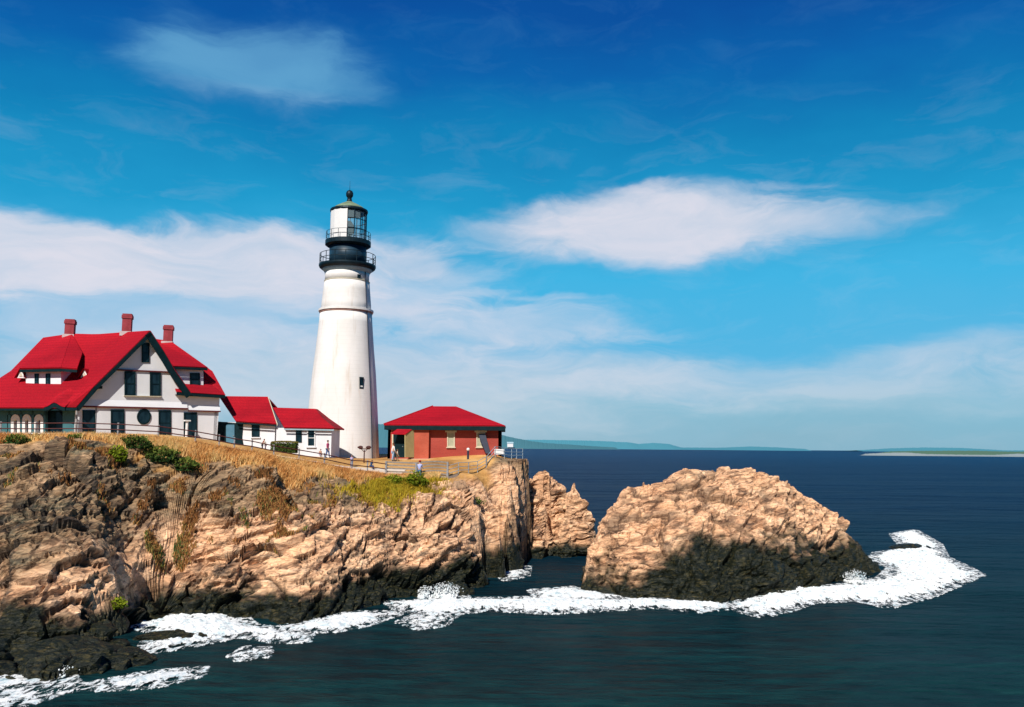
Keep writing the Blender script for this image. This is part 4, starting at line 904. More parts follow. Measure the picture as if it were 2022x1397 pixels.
def railing(z0, z1, r, n, rails, name, tr=.03):
    b = MB()
    for i in range(n):
        t = 2*math.pi*(i+.3)/n; b.tube((tcx+r*math.cos(t), TY+r*math.sin(t), z0), (tcx+r*math.cos(t), TY+r*math.sin(t), z1), tr, tr, 6)
    for f in rails:
        z = z0+(z1-z0)*f; pts = [(tcx+r*math.cos(2*math.pi*i/36), TY+r*math.sin(2*math.pi*i/36), z) for i in range(37)]
        b.path([Vector(p) for p in pts], tr*.8, 5)
    return b.build(name, M['iron'], lh)
railing(fpx(688, 525, 1)[1], fpx(688, 505, 1)[1], fpx(688, 515, 54)[0], 16, (.5, 1), 'lower_railing', .045)
railing(fpx(688, 478, 1)[1], fpx(688, 461, 1)[1], fpx(688, 470, 43)[0], 16, (.5, 1), 'upper_railing', .03)
# lantern: ten-sided, blind white panels on the landward side
lr_ = fpx(689, 450, 34.5)[0]; lz0 = fpx(688, 477, 1)[1]; lz1 = fpx(689, 420, 1)[1]
nl = 16
def LP(i, r=lr_): t = 2*math.pi*i/nl+R(6); return (tcx+r*math.cos(t), TY+r*math.sin(t))
b = MB()
for i in range(nl):
    x, y = LP(i); b.tube((x, y, lz0), (x, y, lz1), .05, .05, 6)
for f in (.02, .35, .68, .97):
    z = lz0+(lz1-lz0)*f; b.path([Vector((*LP(i % nl), z)) for i in range(nl+1)], .045, 5)
b.build('lantern_frame', M['iron'], lh)
bp_, bg = MB(), MB()
for i in range(nl):
    x0, y0 = LP(i, lr_*.985); x1, y1 = LP(i+1, lr_*.985); mx = (x0+x1)/2-tcx; my = (y0+y1)/2-TY
    q = [(x0, y0, lz0), (x1, y1, lz0), (x1, y1, lz1), (x0, y0, lz1)]
    if mx < -.15 and my < .7:
        x0, y0 = LP(i, lr_*1.04); x1, y1 = LP(i+1, lr_*1.04); bp_.poly([(x0, y0, lz0), (x1, y1, lz0), (x1, y1, lz1), (x0, y0, lz1)])
    else: bg.poly(q)
bp_.build('blind_panel', M['sign'], lh); bg.build('lantern_glass', M['lantern_glass'], lh)
b = MB(); zc_ = (lz0+lz1)/2-.25; prof_l = [(.25, lz0), (.3, lz0+.5)]+[(.30+.40*math.cos((k-6)/6*math.pi/2)*(1 if k % 2 else .93), zc_-.85+1.7*k/12) for k in range(13)]+[(.2, zc_+.9)]
b.lathe(C0, prof_l, 24); b.build('lens', M['lens'], lh, True)
b = MB(); b.lathe(C0, [fpx(689, 421, 36), fpx(689, 419, 37), fpx(689, 416, 36.5)], 48); b.build('lantern_eave', M['iron'], lh)
b = MB(); b.lathe(C0, [fpx(689, 416, 34), fpx(690, 410, 27), fpx(690, 404, 16), fpx(690, 400, 7.5), fpx(690, 398.5, 5)], 32); b.build('lantern_dome', M['verdigris'], lh, True)
b = MB(); b.lathe(C0, [fpx(690, 399.5, 6.5), fpx(690, 397, 5), fpx(690, 391, 4.2), fpx(690, 390, 5.5), fpx(690, 387, 7), fpx(690, 382, 7.2), fpx(690, 378, 5.2), fpx(690, 376, 1.5)], 20)
zt_ = fpx(690, 377, 1)[1]; b.tube((tcx, TY, zt_-.1), (tcx, TY, fpx(690, 358, 1)[1]), .03, .012, 6); b.build('ventilator_ball', M['iron'], lh, True)
# tower windows: small openings on the curved shaft
def towerwin(px, py0, py1, hw):
    pm = (py0+py1)/2; r = float(np.interp(U(px, pm, TY).z, [p[1] for p in prof]+[p[1] for p in p2[1:]], [p[0] for p in prof]+[p[0] for p in p2[1:]]))
    Yf = TY-r
    for _ in range(6): x = U(px, pm, Yf).x-tcx; Yf = TY-math.sqrt(max(r*r-x*x, .01))
    p = U(px, pm, Yf); nn = Vector((p.x-tcx, Yf-TY, 0)).normalized(); ex = Vector((-nn.y, nn.x, 0)); hh = (U(px, py0, Yf).z-U(px, py1, Yf).z)/2; w = hw/1700*Yf*1.08
    q = [p+ex*(sx*w)+Vector((0, 0, sz*hh)) for sx, sz in ((-1, -1), (1, -1), (1, 1), (-1, 1))]
    b = MB()
    i_ = [p+(k-p)*.72 for k in q]
    for k in range(4): j = (k+1) % 4; b.prism([q[k]-nn*.2, q[j]-nn*.2, i_[j]-nn*.2, i_[k]-nn*.2], nn*.28)
    w_ = b.build('window', M['iron'], lh); b = MB(); b.prism([k-nn*.1 for k in i_], nn*.13); b.build('pane', M['glass'], w_)
towerwin(713.5, 745, 768, 4.2); towerwin(709, 542.5, 549.5, 3.2)
b = MB(); pts = []
for z, k in ((9.4, 0), (prof[3][1], 0), (prof[5][1], 0), (prof[7][1], 0), (p2[3][1], 0), (p3[2][1], 0)):
    r = float(np.interp(z, [p[1] for p in prof]+[p[1] for p in p2[1:]]+[p3[2][1]], [p[0] for p in prof]+[p[0] for p in p2[1:]]+[p3[2][0]]))+.07
    t = R(-28); pts.append(Vector((tcx+r*math.cos(t), TY+r*math.sin(t), z)))
b.path(pts, .055, 6); b.build('cable_conduit', M['slate'], lh)

# ------------------------------------------------------------------ brick fog-signal house
BY = 92.6
fs = empty('brick_house', (U(880, 900, BY).x, BY+3, 9.5), 'low red brick signal house with hipped red roof', 'building')
def b3(zx, zy, Y=BY): return U(*Z3(zx, zy), Y)
yv = Vector((0, 1, 0))
e1 = b3(352, 296, BY-.9); e2 = b3(1596, 322, BY-.9); ez = (e1.z+e2.z)/2; e1.z = e2.z = ez
k1 = b3(858, 114, BY+3.6); k2 = b3(1092, 122, BY+3.6); k1.z = k2.z = (k1.z+k2.z)/2
f1 = e1+yv*9.2; f2 = e2+yv*9.2
m_ = MB(); m_.poly([e1, e2, k2, k1]); m_.poly([e2, f2, k2]); m_.poly([f2, f1, k1, k2]); m_.poly([f1, e1, k1])
r = m_.build('roof', M['roof'], fs); s = r.modifiers.new('t', 'SOLIDIFY'); s.thickness = .12; s.offset = 1
m_ = MB(); dz = Vector((0, 0, -.52)); o_ = Vector((.1, .1, 0))
m_.prism([e1+Vector((.05, .05, -.02)), e2+Vector((-.05, .05, -.02)), f2+Vector((-.05, -.05, -.02)), f1+Vector((.05, -.05, -.02))], dz); m_.build('eave_board', M['trim'], fs)  # board deepened so its dark colour stands in for the eave's shadow
wl_ = b3(395, 500); wc = b3(810, 500, BY); we = b3(1552, 500); zt_ = ez-.3; z0 = 9.0
m_ = MB()
def seg(a, c, b): b.prism([drop(a, z0), drop(c, z0), drop(c, zt_), drop(a, zt_)], yv*.3)
seg(wc, we, m_); m_.prism([drop(we, z0), drop(we+yv*7.4, z0), drop(we+yv*7.4, zt_), drop(we, zt_)], Vector((-.3, 0, 0)))
m_.prism([drop(wl_+yv*7.4, z0), drop(we+yv*7.4, z0), drop(we+yv*7.4, zt_), drop(wl_+yv*7.4, zt_)], -yv*.3)
m_.build('wall', M['brick'], fs)
la, lc = b3(392, 500, BY-.55), b3(812, 500, BY-.55)
m_ = MB(); m_.prism([drop(la, z0), drop(lc, z0), drop(lc, zt_-.003), drop(la, zt_-.003)], yv*.5); m_.prism([drop(la, z0), drop(la+yv*7.6, z0), drop(la+yv*7.6, zt_), drop(la, zt_)], Vector((.3, 0, 0))); m_.build('front_wall', M['brickcorner'], fs)
m_ = MB(); m_.prism([b3(395, 655, BY-.15), b3(1555, 655, BY-.15), drop(b3(1555, 655, BY-.15), 9), drop(b3(395, 655, BY-.15), 9)], -yv*.62); m_.build('plinth', M['conc'], fs)
bf = lambda x, y, o=0: b3(x, y, BY-o-.006)
ny = Vector((0, -1, 0))
for x0, x1, st in ((1000, 1080, 0), (1300, 1390, 1)):
    w_ = window(bf, ny, x0, x1, 382, 535, fs, .12, .1, fm=M['cream'], sill=M['cream'], bar=False, pane_m=mat('dusty_cream_shutter', (.42, .42, .30), .7))
    m_ = MB(); m_.prism([bf(x0-18, 384), bf(x1+18, 384), bf(x1+18, 366), bf(x0-18, 366)], ny*.14); m_.build('lintel', M['cream'], w_)
m_ = MB(); m_.prism([bf(1322, 398, .25), bf(1392, 402, .25), bf(1446, 604, .7), bf(1398, 600, .7), bf(1340, 480, .35)], ny*.07); m_.build('leaning_panel', M['slate'], fs)  # dark panel leaning out across the right-hand window
# porch with small red roof and tan side
bl = lambda x, y, o=0: b3(x, y, BY-.55-o-.006)
m_ = MB(); m_.prism([bl(450, 640), bl(566, 640), bl(566, 405), bl(450, 405)], ny*.03); m_.build('doorway', M['trim'], fs)
m_ = MB(); m_.prism([bl(662, 640, .02), bl(662, 348, .02), bl(572, 408, 1.0), bl(572, 640, 1.0)], Vector((-.08, 0, 0))); pr = m_.build('porch_side', M['tan'], fs)
m_ = MB(); m_.prism([bl(436, 640, 0), bl(450, 640, 0), bl(450, 405, 0), bl(436, 405, 0)], ny*.12); m_.build('door_jamb', M['cream'], fs)
m_ = MB(); m_.prism([bl(424, 404, 1.05), bl(576, 408, 1.05), bl(664, 344, .01), bl(512, 342, .01)], Vector((0, 0, .08))); m_.build('porch_roof', M['roof'], fs)
m_ = MB(); m_.prism([bl(510, 341, 0), bl(662, 341, 0), bl(662, 324, 0), bl(510, 324, 0)], ny*.06); m_.build('white_fascia', M['sign'], fs)
m_ = MB(); m_.ball(bl(545, 530, .08), .05); m_.build('door_handle', M['palewood'], fs)
# ------------------------------------------------------------------ fences
def FP(px):                 # point of the fence line for a bearing, on the ground
    xs = [p[0] for p in FENCE]; Y = float(np.interp(px, xs, [p[2] for p in FENCE])); py = float(np.interp(px, xs, [p[1] for p in FENCE]))
    p = U(px, py, Y); return Vector((p.x, p.y, ground(p.x, p.y)))
fence = empty('rail_fence', tuple(FP(200)), 'long post and rail fence along the grassy cliff top, grey posts and rust dark rails', 'fence')
left_posts = [-250, -150, -60, 0, 70, 153, 232, 312, 385, 432, 462, 497, 540, 590, 640, 694, 725, 761]
TH = {}
for px in left_posts: TH[px] = 1.15 if px < 700 else 1.25
def mkpost(px, h, r, mt, par, name='post', sink=.5):
    p = FP(px); b = MB(); b.tube(p-Vector((0, 0, sink)), p+Vector((0, 0, h)), r, r*.9, 6); b.build(name, mt, par); return p
pp = [mkpost(px, TH[px]+.08, .07, M['palewood'], fence) for px in left_posts]
for f in (.97, .62, .28):
    b = MB(); b.path([p+Vector((0, -.06, TH[px]*f)) for p, px in zip(pp, left_posts)], .042, 5); b.build('rail', M['rust'], fence)
bay = empty('lookout_fence', tuple(FP(821)), 'curved five-rail grey wooden fence around the lookout in front of the brick house', 'fence')
bp = [762, 821.5, 883.5, 925, 960]
pb = [mkpost(px, 1.45, .11, M['palewood'], bay) for px in bp[:3]]+[mkpost(px, 1.1, .06, M['palewood'], bay) for px in bp[3:]]
for k, f in enumerate((1.32, 1.05, .78, .50, .22)):
    b = MB(); pts = []
    for i in range(37):
        px = 762+(883-762)*i/36; pts.append(FP(px)+Vector((0, .05, f)))
    for a, c in zip(pts[:-1], pts[1:]): b.prism([a, c, c+Vector((0, 0, .13)), a+Vector((0, 0, .13))], (0, .05, 0))
    b.build('rail', M['fencewood'], bay)
rl = empty('metal_railing', tuple(FP(960)), 'pale grey metal railing running out to the rocky point', 'railing')
mp_ = [884.5, 905, 925.5, 943, 961, 978, 996, 1010, 1020, 1032]
pm = [mkpost(px, 1.1, .035, M['rail'], rl) for px in mp_]
for f in (1.08, .72, .38):
    b = MB(); b.path([p+Vector((0, 0, f)) for p in pm], .028, 5); b.build('rail', M['rail'], rl)
# low concrete wall under the curved fence
wl2 = MB(); pts = [FP(px) for px in np.linspace(748, 905, 34)]
for a, c in zip(pts[:-1], pts[1:]):
    o = Vector((0, -.22, .12)); wl2.prism([a+o, c+o, c+o+Vector((0, .45, 0)), a+o+Vector((0, .45, 0))], (0, 0, -1.0))
tag(wl2.build('retaining_wall', M['conc']), 'low pale concrete wall curving under the lookout fence', 'wall')
# path behind the fence
pa = MB(); prev = None
for px in np.linspace(395, 790, 70):
    p = FP(px); w_ = float(np.interp(px, [395, 500, 600, 760, 883, 1000], [1.0, 1.5, 2.2, 3.0, 3.4, 2.0])); q = Vector((p.x+.2, p.y+w_, 0)); p = Vector((p.x, p.y+.25, 0))
    mid_ = (p+q)/2
    row = [Vector((v.x, v.y, gbase(v.x, v.y)+.07)) for v in (p, mid_, q)]
    if prev:
        for i in range(2): pa.prism([prev[i], row[i], row[i+1], prev[i+1]], (0, 0, -.05))
    prev = row
tag(pa.build('path', M['path']), 'pale concrete footpath behind the fence', None, None, 'structure')

# ------------------------------------------------------------------ vegetation
def leafmat(name, stops, sc_=3):
    m = bpy.data.materials.new(name); nt, N, L, bs = nodes(m); a = N.new('ShaderNodeAttribute'); a.attribute_name = 'tint'
    r = ramp(N, stops); L.new(a.outputs['Fac'], r.inputs[0]); L.new(r.outputs[0], bs.inputs['Base Color']); bs.inputs['Roughness'].default_value = .8; bs.inputs['Specular IOR Level'].default_value = .1
    return m
M['drygrass'] = leafmat('dry_golden_grass', [(0, (.46, .17, .05)), (.45, (.90, .47, .15)), (.8, (.95, .68, .32)), (1, (.55, .44, .13))])
M['yellowgrass'] = leafmat('yellow_weeds', [(0, (.10, .09, .01)), (.4, (.42, .28, .02)), (.8, (.55, .42, .04)), (1, (.22, .30, .02))])
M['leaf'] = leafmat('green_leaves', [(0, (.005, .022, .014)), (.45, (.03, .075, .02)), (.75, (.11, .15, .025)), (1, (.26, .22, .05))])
M['brightleaf'] = leafmat('yellow_green_leaves', [(0, (.02, .05, .005)), (.5, (.12, .17, .01)), (1, (.28, .32, .02))])
def blades(name, pts, h0, h1, w, mt, lab, kind='stuff', cat=None, lean=.35):
    n = len(pts); P = np.array(pts); h = h0+(h1-h0)*np.random.rand(n); a = np.random.rand(n)*2*np.pi; dx = np.cos(a)*w; dy = np.sin(a)*w
    l1 = (np.random.randn(n, 2)*lean+np.array([.12, 0]))*h[:, None]
    V = np.empty((n, 5, 3)); V[:, 0] = P-np.stack([dx, dy, np.full(n, .08)], 1); V[:, 1] = P+np.stack([dx, dy, -np.full(n, .08)], 1)
    m1 = P+np.column_stack([l1*.35, h*.55]); V[:, 2] = m1-np.stack([dx, dy, 0*dx], 1)*.7; V[:, 3] = m1+np.stack([dx, dy, 0*dx], 1)*.7; V[:, 4] = P+np.column_stack([l1, h])
    me = bpy.data.meshes.new(name); me.vertices.add(n*5); me.vertices.foreach_set('co', V.ravel())
    b = (np.arange(n)*5)[:, None]; F_ = np.concatenate([b+np.array([0, 1, 3, 2]), b+np.array([2, 3, 4])], 1).ravel()
    me.loops.add(n*7); me.loops.foreach_set('vertex_index', F_); me.polygons.add(2*n)
    st = np.column_stack([np.arange(n)*7, np.arange(n)*7+4]).ravel(); tt = np.tile([4, 3], n)
    me.polygons.foreach_set('loop_start', st); me.polygons.foreach_set('loop_total', tt); me.update(calc_edges=True)
    t = np.clip(.5+.35*fbm(P*np.array([.6, .6, 0]), 3, 61)*1.6+.18*np.random.randn(n), 0, 1)
    at = me.attributes.new('tint', 'FLOAT', 'POINT'); at.data.foreach_set('value', np.repeat(t, 5).astype(np.float32))
    o = link(name, me, mt); return tag(o, lab, cat, None, kind)
def scatter(n, test, x0, x1, y0, y1):
    out = []; k = 0
    while len(out) < n and k < 60:
        k += 1; X = np.random.uniform(x0, x1, 20000); Y = np.random.uniform(y0, y1, 20000); ok = test(X, Y)
        Zs = gheight(X, Y)
        out += list(np.column_stack([X, Y, Zs])[ok])
    return out[:n]
def clump(X, Y, s, k=.5): return fbm(np.column_stack([X*k, Y*k, X*0]), 3, s)
def tg(X, Y):
    fd = fence_dist(X, Y); wd = 1.1+1.3*sstep(-8, -18, X)-.9*sstep(-26, -34, X); nn = clump(X, Y, 71, .35)
    edge = (fd-wd)/wd+nn*.9; gate = np.random.rand(len(X)) < (1-sstep(-.6, .25, edge))*sstep(-.55, .15, clump(X, Y, 12, 1.1)+.25)
    return (fd > -.1) & gate & (X < -6.5)
blades('dry_grass', scatter(56000, tg, -46, -5, 58, 80), .18, .6, .02, M['drygrass'], 'dry golden grass along the cliff top')
def ty_(X, Y):
    gl = np.exp(-(((X+9.8-(.55*(Y-72.5)))/1.5)**2)-((Y-72.8)/2.6)**2); return np.random.rand(len(X)) < gl*(.6+clump(X, Y, 33, 1.2))*1.2
blades('yellow_weeds', scatter(22000, ty_, -16, -3, 66, 79), .15, .5, .024, M['yellowgrass'], 'yellow weeds in the gully under the lookout')
def tr_(X, Y): return (clump(X, Y, 44, .8)+.35*(np.random.rand(len(X))-.5) > .26) & (fence_dist(X, Y) > 3) & (fence_dist(X, Y) < 7.5+2.5*clump(X, Y, 9, .2)) & (X < -9)
blades('ground_cover', scatter(20000, tr_, -44, -6, 50, 76), .08, .26, .03, leafmat('rust_brown_scrub', [(0, (.05, .035, .015)), (.4, (.34, .14, .05)), (.7, (.52, .28, .09)), (.8, (.16, .20, .05)), (1, (.07, .12, .04))]), 'low rusty brown scrub among the upper rocks')
def shrub(px, py, Y, rx, ry, rz, mt, lab, n=900, seed=0, cat='shrub', name='shrub', ls=.09, grp=None, sink=.2):
    p = U(px, py, Y); gzv = ground(p.x, p.y); rnd = np.random.RandomState(seed)
    c = Vector((p.x, p.y, gzv+rz*(1-sink)-.1)); root = empty(name, (p.x, p.y, gzv), lab, cat, grp)
    d = rnd.randn(n, 3); d /= np.linalg.norm(d, axis=1, keepdims=True); rad = .55+.45*rnd.rand(n)**.5
    lump = 1+.75*fbm(d*2.2+seed, 3, seed+5)
    P = d*(rad*lump)[:, None]*np.array([rx, ry, rz])+np.array(c[:]); P[:, 2] = np.maximum(P[:, 2], gzv-.05+.05*rnd.rand(n))
    V = []; F_ = []; tint = []
    for i in range(n):
        a = rnd.randn(3); a /= np.linalg.norm(a); b_ = np.cross(a, rnd.randn(3)); b_ /= np.linalg.norm(b_); s = ls*(.6+.8*rnd.rand()); k = len(V)
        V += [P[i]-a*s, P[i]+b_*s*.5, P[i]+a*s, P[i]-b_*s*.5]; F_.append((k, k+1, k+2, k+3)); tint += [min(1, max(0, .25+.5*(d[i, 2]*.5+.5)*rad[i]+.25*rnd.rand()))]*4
    me = bpy.data.meshes.new('foliage'); me.from_pydata([tuple(v) for v in V], [], F_); at = me.attributes.new('tint', 'FLOAT', 'POINT'); at.data.foreach_set('value', tint)
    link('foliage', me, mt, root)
    b = MB()
    for i in range(7):
        t = 2*math.pi*i/7; e = Vector((c.x+rx*.6*math.cos(t), c.y+ry*.6*math.sin(t), c.z+rz*.2)); b.tube((p.x, p.y, gzv-.3), e, .04, .012, 5)
    b.build('stem', M['brown'], root); return root
shrub(270, 872, 62.7, 1.0, .7, .55, M['leaf'], 'dark green shrub against the fence in front of the gable, leftmost of three', 1500, 1, grp='dark shrubs along the fence')
shrub(320, 882, 62.9, 1.3, .7, .6, M['leaf'], 'widest dark green shrub on the cliff edge below the round window', 2000, 2, grp='dark shrubs along the fence')
shrub(368, 893, 63.3, .9, .7, .55, M['leaf'], 'dark green shrub below the white entry post, rightmost of three', 1300, 3, grp='dark shrubs along the fence')
shrub(234, 900, 60.6, .62, .5, .6, M['brightleaf'], 'bright yellow green bush on the rocks below the long fence', 1000, 4)
shrub(150, 880, 61.8, .7, .5, .28, M['leaf'], 'low olive bush in the grass left of the yellow green bush', 700, 5)
shrub(30, 875, 62.0, .9, .5, .35, M['leaf'], 'low olive bush at the far left of the cliff top', 700, 6)
shrub(822, 965, 74.5, .95, .6, .6, M['brightleaf'], 'yellow green bush just below the lookout wall', 1300, 7)
shrub(775, 965, 74.0, .9, .6, .45, M['brightleaf'], 'smaller yellow green bush left of the one below the lookout wall', 1000, 8)
shrub(240, 1068, 51.8, .5, .4, .35, M['brightleaf'], 'small green tuft growing from the middle of the rock face', 500, 9)
shrub(935, 945, 79.5, .9, .5, .35, M['leaf'], 'olive weeds under the railing near the rocky point', 600, 10)
# clipped hedge by the smallest wing
p = U(561, 900, 79.2); gz_ = ground(p.x, p.y); root = empty('hedge', (p.x, p.y, gz_), 'clipped green hedge in front of the smallest white wing', 'hedge')
b = MB(); b.box((p.x, p.y, gz_+.42), 1.9, .9, .86); core = b.build('hedge_core', mat('dark_hedge_inside', (.006, .02, .012)), root)
rnd = np.random.RandomState(3); V = []; F_ = []; tint = []
for i in range(4200):
    s3 = rnd.rand(3)*2-1; ax_ = rnd.choice([0, 1, 2], p=[.25, .4, .35]); s3[ax_] = 1 if ax_ == 2 else np.sign(s3[ax_]+1e-6)
    c = np.array([p.x, p.y, gz_+.5])+s3*np.array([1.08, .55, .55])*(.93+.12*rnd.rand())*np.array([1, 1, 1-.12*abs(s3[0])**3]); a = rnd.randn(3); a /= np.linalg.norm(a); q = np.cross(a, rnd.randn(3)); q /= np.linalg.norm(q); k = len(V); s = .06*(.6+.8*rnd.rand())
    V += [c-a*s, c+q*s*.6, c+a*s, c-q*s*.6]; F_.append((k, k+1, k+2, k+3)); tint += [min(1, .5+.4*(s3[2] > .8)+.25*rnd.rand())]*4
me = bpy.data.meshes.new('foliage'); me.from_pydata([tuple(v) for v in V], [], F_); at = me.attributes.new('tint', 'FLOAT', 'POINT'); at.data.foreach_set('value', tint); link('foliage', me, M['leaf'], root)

# ------------------------------------------------------------------ small furniture
p = U(719, 905, 80); gz_ = ground(p.x, p.y)
root = empty('twin_viewer', (p.x, p.y, gz_), 'dark red-brown post with crossbar and two rounded heads in front of the tower', 'viewer')
b = MB(); tz_ = U(718, 889, 80).z; b.tube((p.x, p.y, gz_-.2), (p.x, p.y, tz_), .06, .05, 8); b.build('post', M['brown'], root)
b = MB(); b.tube((p.x-.45, p.y, tz_+.1), (p.x+.5, p.y, tz_+.1), .045, .045, 6); b.tube((p.x-.3, p.y, tz_+.1), (p.x, p.y, tz_-.2), .03, .03, 5); b.tube((p.x+.3, p.y, tz_+.1), (p.x, p.y, tz_-.2), .03, .03, 5); b.build('crossbar', M['brown'], root)
for sx in (-.36, .4):
    b = MB(); b.ball((p.x+sx, p.y, tz_+.24), .2, 10, (1.15, .9, .8)); b.tube((p.x+sx-.14, p.y-.3, tz_+.24), (p.x+sx-.14, p.y+.2, tz_+.26), .09, .07, 8); b.tube((p.x+sx+.14, p.y-.3, tz_+.24), (p.x+sx+.14, p.y+.2, tz_+.26), .09, .07, 8); b.build('viewer_head', M['brown'], root)
p = U(924, 914, 88.5); gz_ = gbase(p.x, p.y); root = empty('bollard_lamp', (p.x, p.y, gz_), 'short dark post lamp with round white head in front of the brick wall', 'lamp post')
b = MB(); b.tube((p.x, p.y, gz_-.1), (p.x, p.y, gz_+.85), .11, .11, 8); b.build('post', M['slate'], root); b = MB(); b.ball((p.x, p.y, gz_+1.0), .17, 10); b.build('lamp_head', M['sign'], root, True)
p = U(985.5, 898, 89.8); gz_ = gbase(p.x, p.y); root = empty('notice_board', (p.x, p.y, gz_), 'blank white notice board beside the railing at the rocky point', 'sign')
b = MB(); c = U(985.5, 892.5, 89.8); b.box((c.x, c.y, c.z), .95, .05, .56); b.build('board', M['sign'], root)
for sx in (-.3, .3):
    b = MB(); b.tube((c.x+sx, c.y+.05, gz_-.1), (c.x+sx, c.y+.05, c.z+.2), .035, .035, 6); b.build('leg', M['slate'], root)
# far white house on the shore
p = U(1007.5, 878, 7700); root = empty('shore_house', (p.x, p.y, 2), 'tiny white building on the far shore right of the brick house', 'house')
c = U(1007.5, 877.5, 7700); b = MB(); b.box((c.x, c.y, c.z-10), 52, 40, 32); b.build('wall', M['sign'], root); b = MB()
b.prism([(c.x-29, c.y-23, c.z+6), (c.x-29, c.y+23, c.z+6), (c.x-29, c.y, c.z+20)], (58, 0, 0)); b.build('roof', M['cove'], root)

# ------------------------------------------------------------------ people
def skinmesh(name, V, E, Rr, mt, parent, sub=1, loc=None):
    me = bpy.data.meshes.new(name); me.from_pydata(V, E, []); o = link(name, me, mt, parent)
    md = o.modifiers.new('skin', 'SKIN'); md.use_smooth_shade = True
    sv = me.skin_vertices[0].data if me.skin_vertices else None
    if sv is None:
        bm = bmesh.new(); bm.from_mesh(me); bm.verts.layers.skin.verify(); bm.to_mesh(me); bm.free(); sv = me.skin_vertices[0].data
    for i, r in enumerate(Rr): sv[i].radius = (r, r); sv[i].use_root = (i == 0); sv[i].use_loose = False
    if sub: s = o.modifiers.new('sub', 'SUBSURF'); s.levels = sub; s.render_levels = sub
    return o
skin_m = mat('skin', (.55, .30, .2), .6, .06)
def person(px, py, Y, h, face, lab, shirt, trousers, hair, pose='stand', lean=0.0, arms='down', cap=None, sleeve=.6, z=None):
    """face: heading in degrees (0 = towards viewer, 90 = to the right)"""
    p = U(px, py, Y); gz_ = (ground(p.x, p.y) if z is None else z)+.0
    root = empty('person', (p.x, p.y, gz_), lab, 'person')
    k = h/1.75; a = R(face); fw = Vector((math.sin(a), -math.cos(a), 0)); rt = Vector((math.cos(a), math.sin(a), 0)); up = Vector((0, 0, 1))
    base = Vector((p.x, p.y, gz_))
    sit = pose == 'sit'; walk = .16 if pose == 'walk' else .03
    hipz = .48 if sit else .92
    def W_(x, y, z_):           # x right, y forward, z up; lean applied above hip
        if z_ > hipz: y = y+(z_-hipz)*math.sin(lean); z_ = hipz+(z_-hipz)*math.cos(lean)
        return tuple(base+(rt*x+fw*y+up*z_)*k)
    o = -.0; hz = hipz
    V = [W_(0, 0, hz), W_(0, 0, hz+.2), W_(0, 0, hz+.42), W_(0, 0, hz+.54), W_(0, .01, hz+.62), W_(0, .02, hz+.72), W_(0, .015, hz+.80)]
    Rr = [.13, .12, .15, .08, .052, .088, .07]; E = [(i, i+1) for i in range(6)]
    legs = {}; arm = {}
    for s in (-1, 1):
        b = len(V); st = s*walk
        if sit: pts = [(s*.09, 0, hz-.02), (s*.11, .42, hz), (s*.11, .44, .08), (s*.11, .58, .03)]
        else: pts = [(s*.09, 0, hz-.06), (s*.10, st*.55+.02, .48), (s*.10, st, .08), (s*.11, st+.17, .03)]
        V += [W_(*q) for q in pts]; Rr += [.085, .058, .038, .035]; E += [(0, b), (b, b+1), (b+1, b+2), (b+2, b+3)]; legs[s] = (b,)
        b = len(V); sh = hz+.48
        if arms == 'down': pts = [(s*.17, 0, sh), (s*.22, -.02-st*.3, sh-.29), (s*.21, .06-st*.8, sh-.54), (s*.21, .08-st*.9, sh-.62)]
        elif arms == 'fwd': pts = [(s*.17, 0, sh), (s*.21, .12, sh-.24), (s*.12, .34, sh-.22), (s*.10, .42, sh-.20)]
        else: pts = [(s*.17, 0, sh), (s*.24, .05, sh-.26), (s*.08, .18, sh-.06), (s*.06, .18, sh+.04)]
        V += [W_(*q) for q in pts]; Rr += [.055, .04, .026, .03]; E += [(2, b), (b, b+1), (b+1, b+2), (b+2, b+3)]; arm[s] = (b,)
        hd = Vector(pts[3])-Vector(pts[2]); hd.normalize(); sd = Vector((0, 1, 0)) if abs(hd.z) > .5 else Vector((1, 0, 0))
        for f in range(5):
            q0 = Vector(pts[3])+sd*((f-2)*.016)
            if f == 4: q1 = q0+hd*.02+sd*.05; q2 = q1+hd*.03
            else: q1 = q0+hd*(.045+.01*(f in (1, 2))); q2 = q1+hd*.03+Vector((-s*.012, 0, 0))
            n0 = len(V); V += [W_(*q1), W_(*q2)]; Rr += [.009, .008]; E += [(b+3, n0), (n0, n0+1)]
    Rr = [r*k for r in Rr]
    body = skinmesh('body', V, E, Rr, skin_m, root)
    # nose and ears as one small child mesh each side of the face
    b = MB(); hc = Vector(W_(0, .02, hz+.73)); b.ball(tuple(hc+fw*.098*k), .016*k, 6, (1, 1, 1.4)); b.build('nose', skin_m, body, True)
    b = MB()
    for s in (-1, 1): b.ball(tuple(hc+fw*.088*k+rt*(s*.034*k)+up*.02*k), .010*k, 6)
    b.build('eyes', M['slate'], body, True)
    # hair
    b = MB(); b.ball(tuple(hc-fw*.018*k+up*.035*k), .108*k, 12, (1, 1, 1.0)); hm = b.build('hair', mat('hair', hair, .7), root, True)
    for v in hm.data.vertices:
        q = v.co-hc
        if q.dot(fw) > .035*k and q.z < .06*k: v.co -= fw*(q.dot(fw)-.03*k)
    if cap is not None:
        b = MB(); b.lathe((hc.x, hc.y), [(.112*k, hc.z+.04*k), (.108*k, hc.z+.09*k), (.07*k, hc.z+.135*k), (.01, hc.z+.15*k)], 14); b.box(hc+fw*.15*k+up*.05*k, .15*k, .12*k, .012*k, (rt.x, rt.y)); b.build('cap', mat('cap_cloth', cap, .7), root, True)
    # shirt
    sV = [V[i] for i in (0, 1, 2, 3)]; sE = [(0, 1), (1, 2), (2, 3)]; sR = [.148, .14, .168, .085]
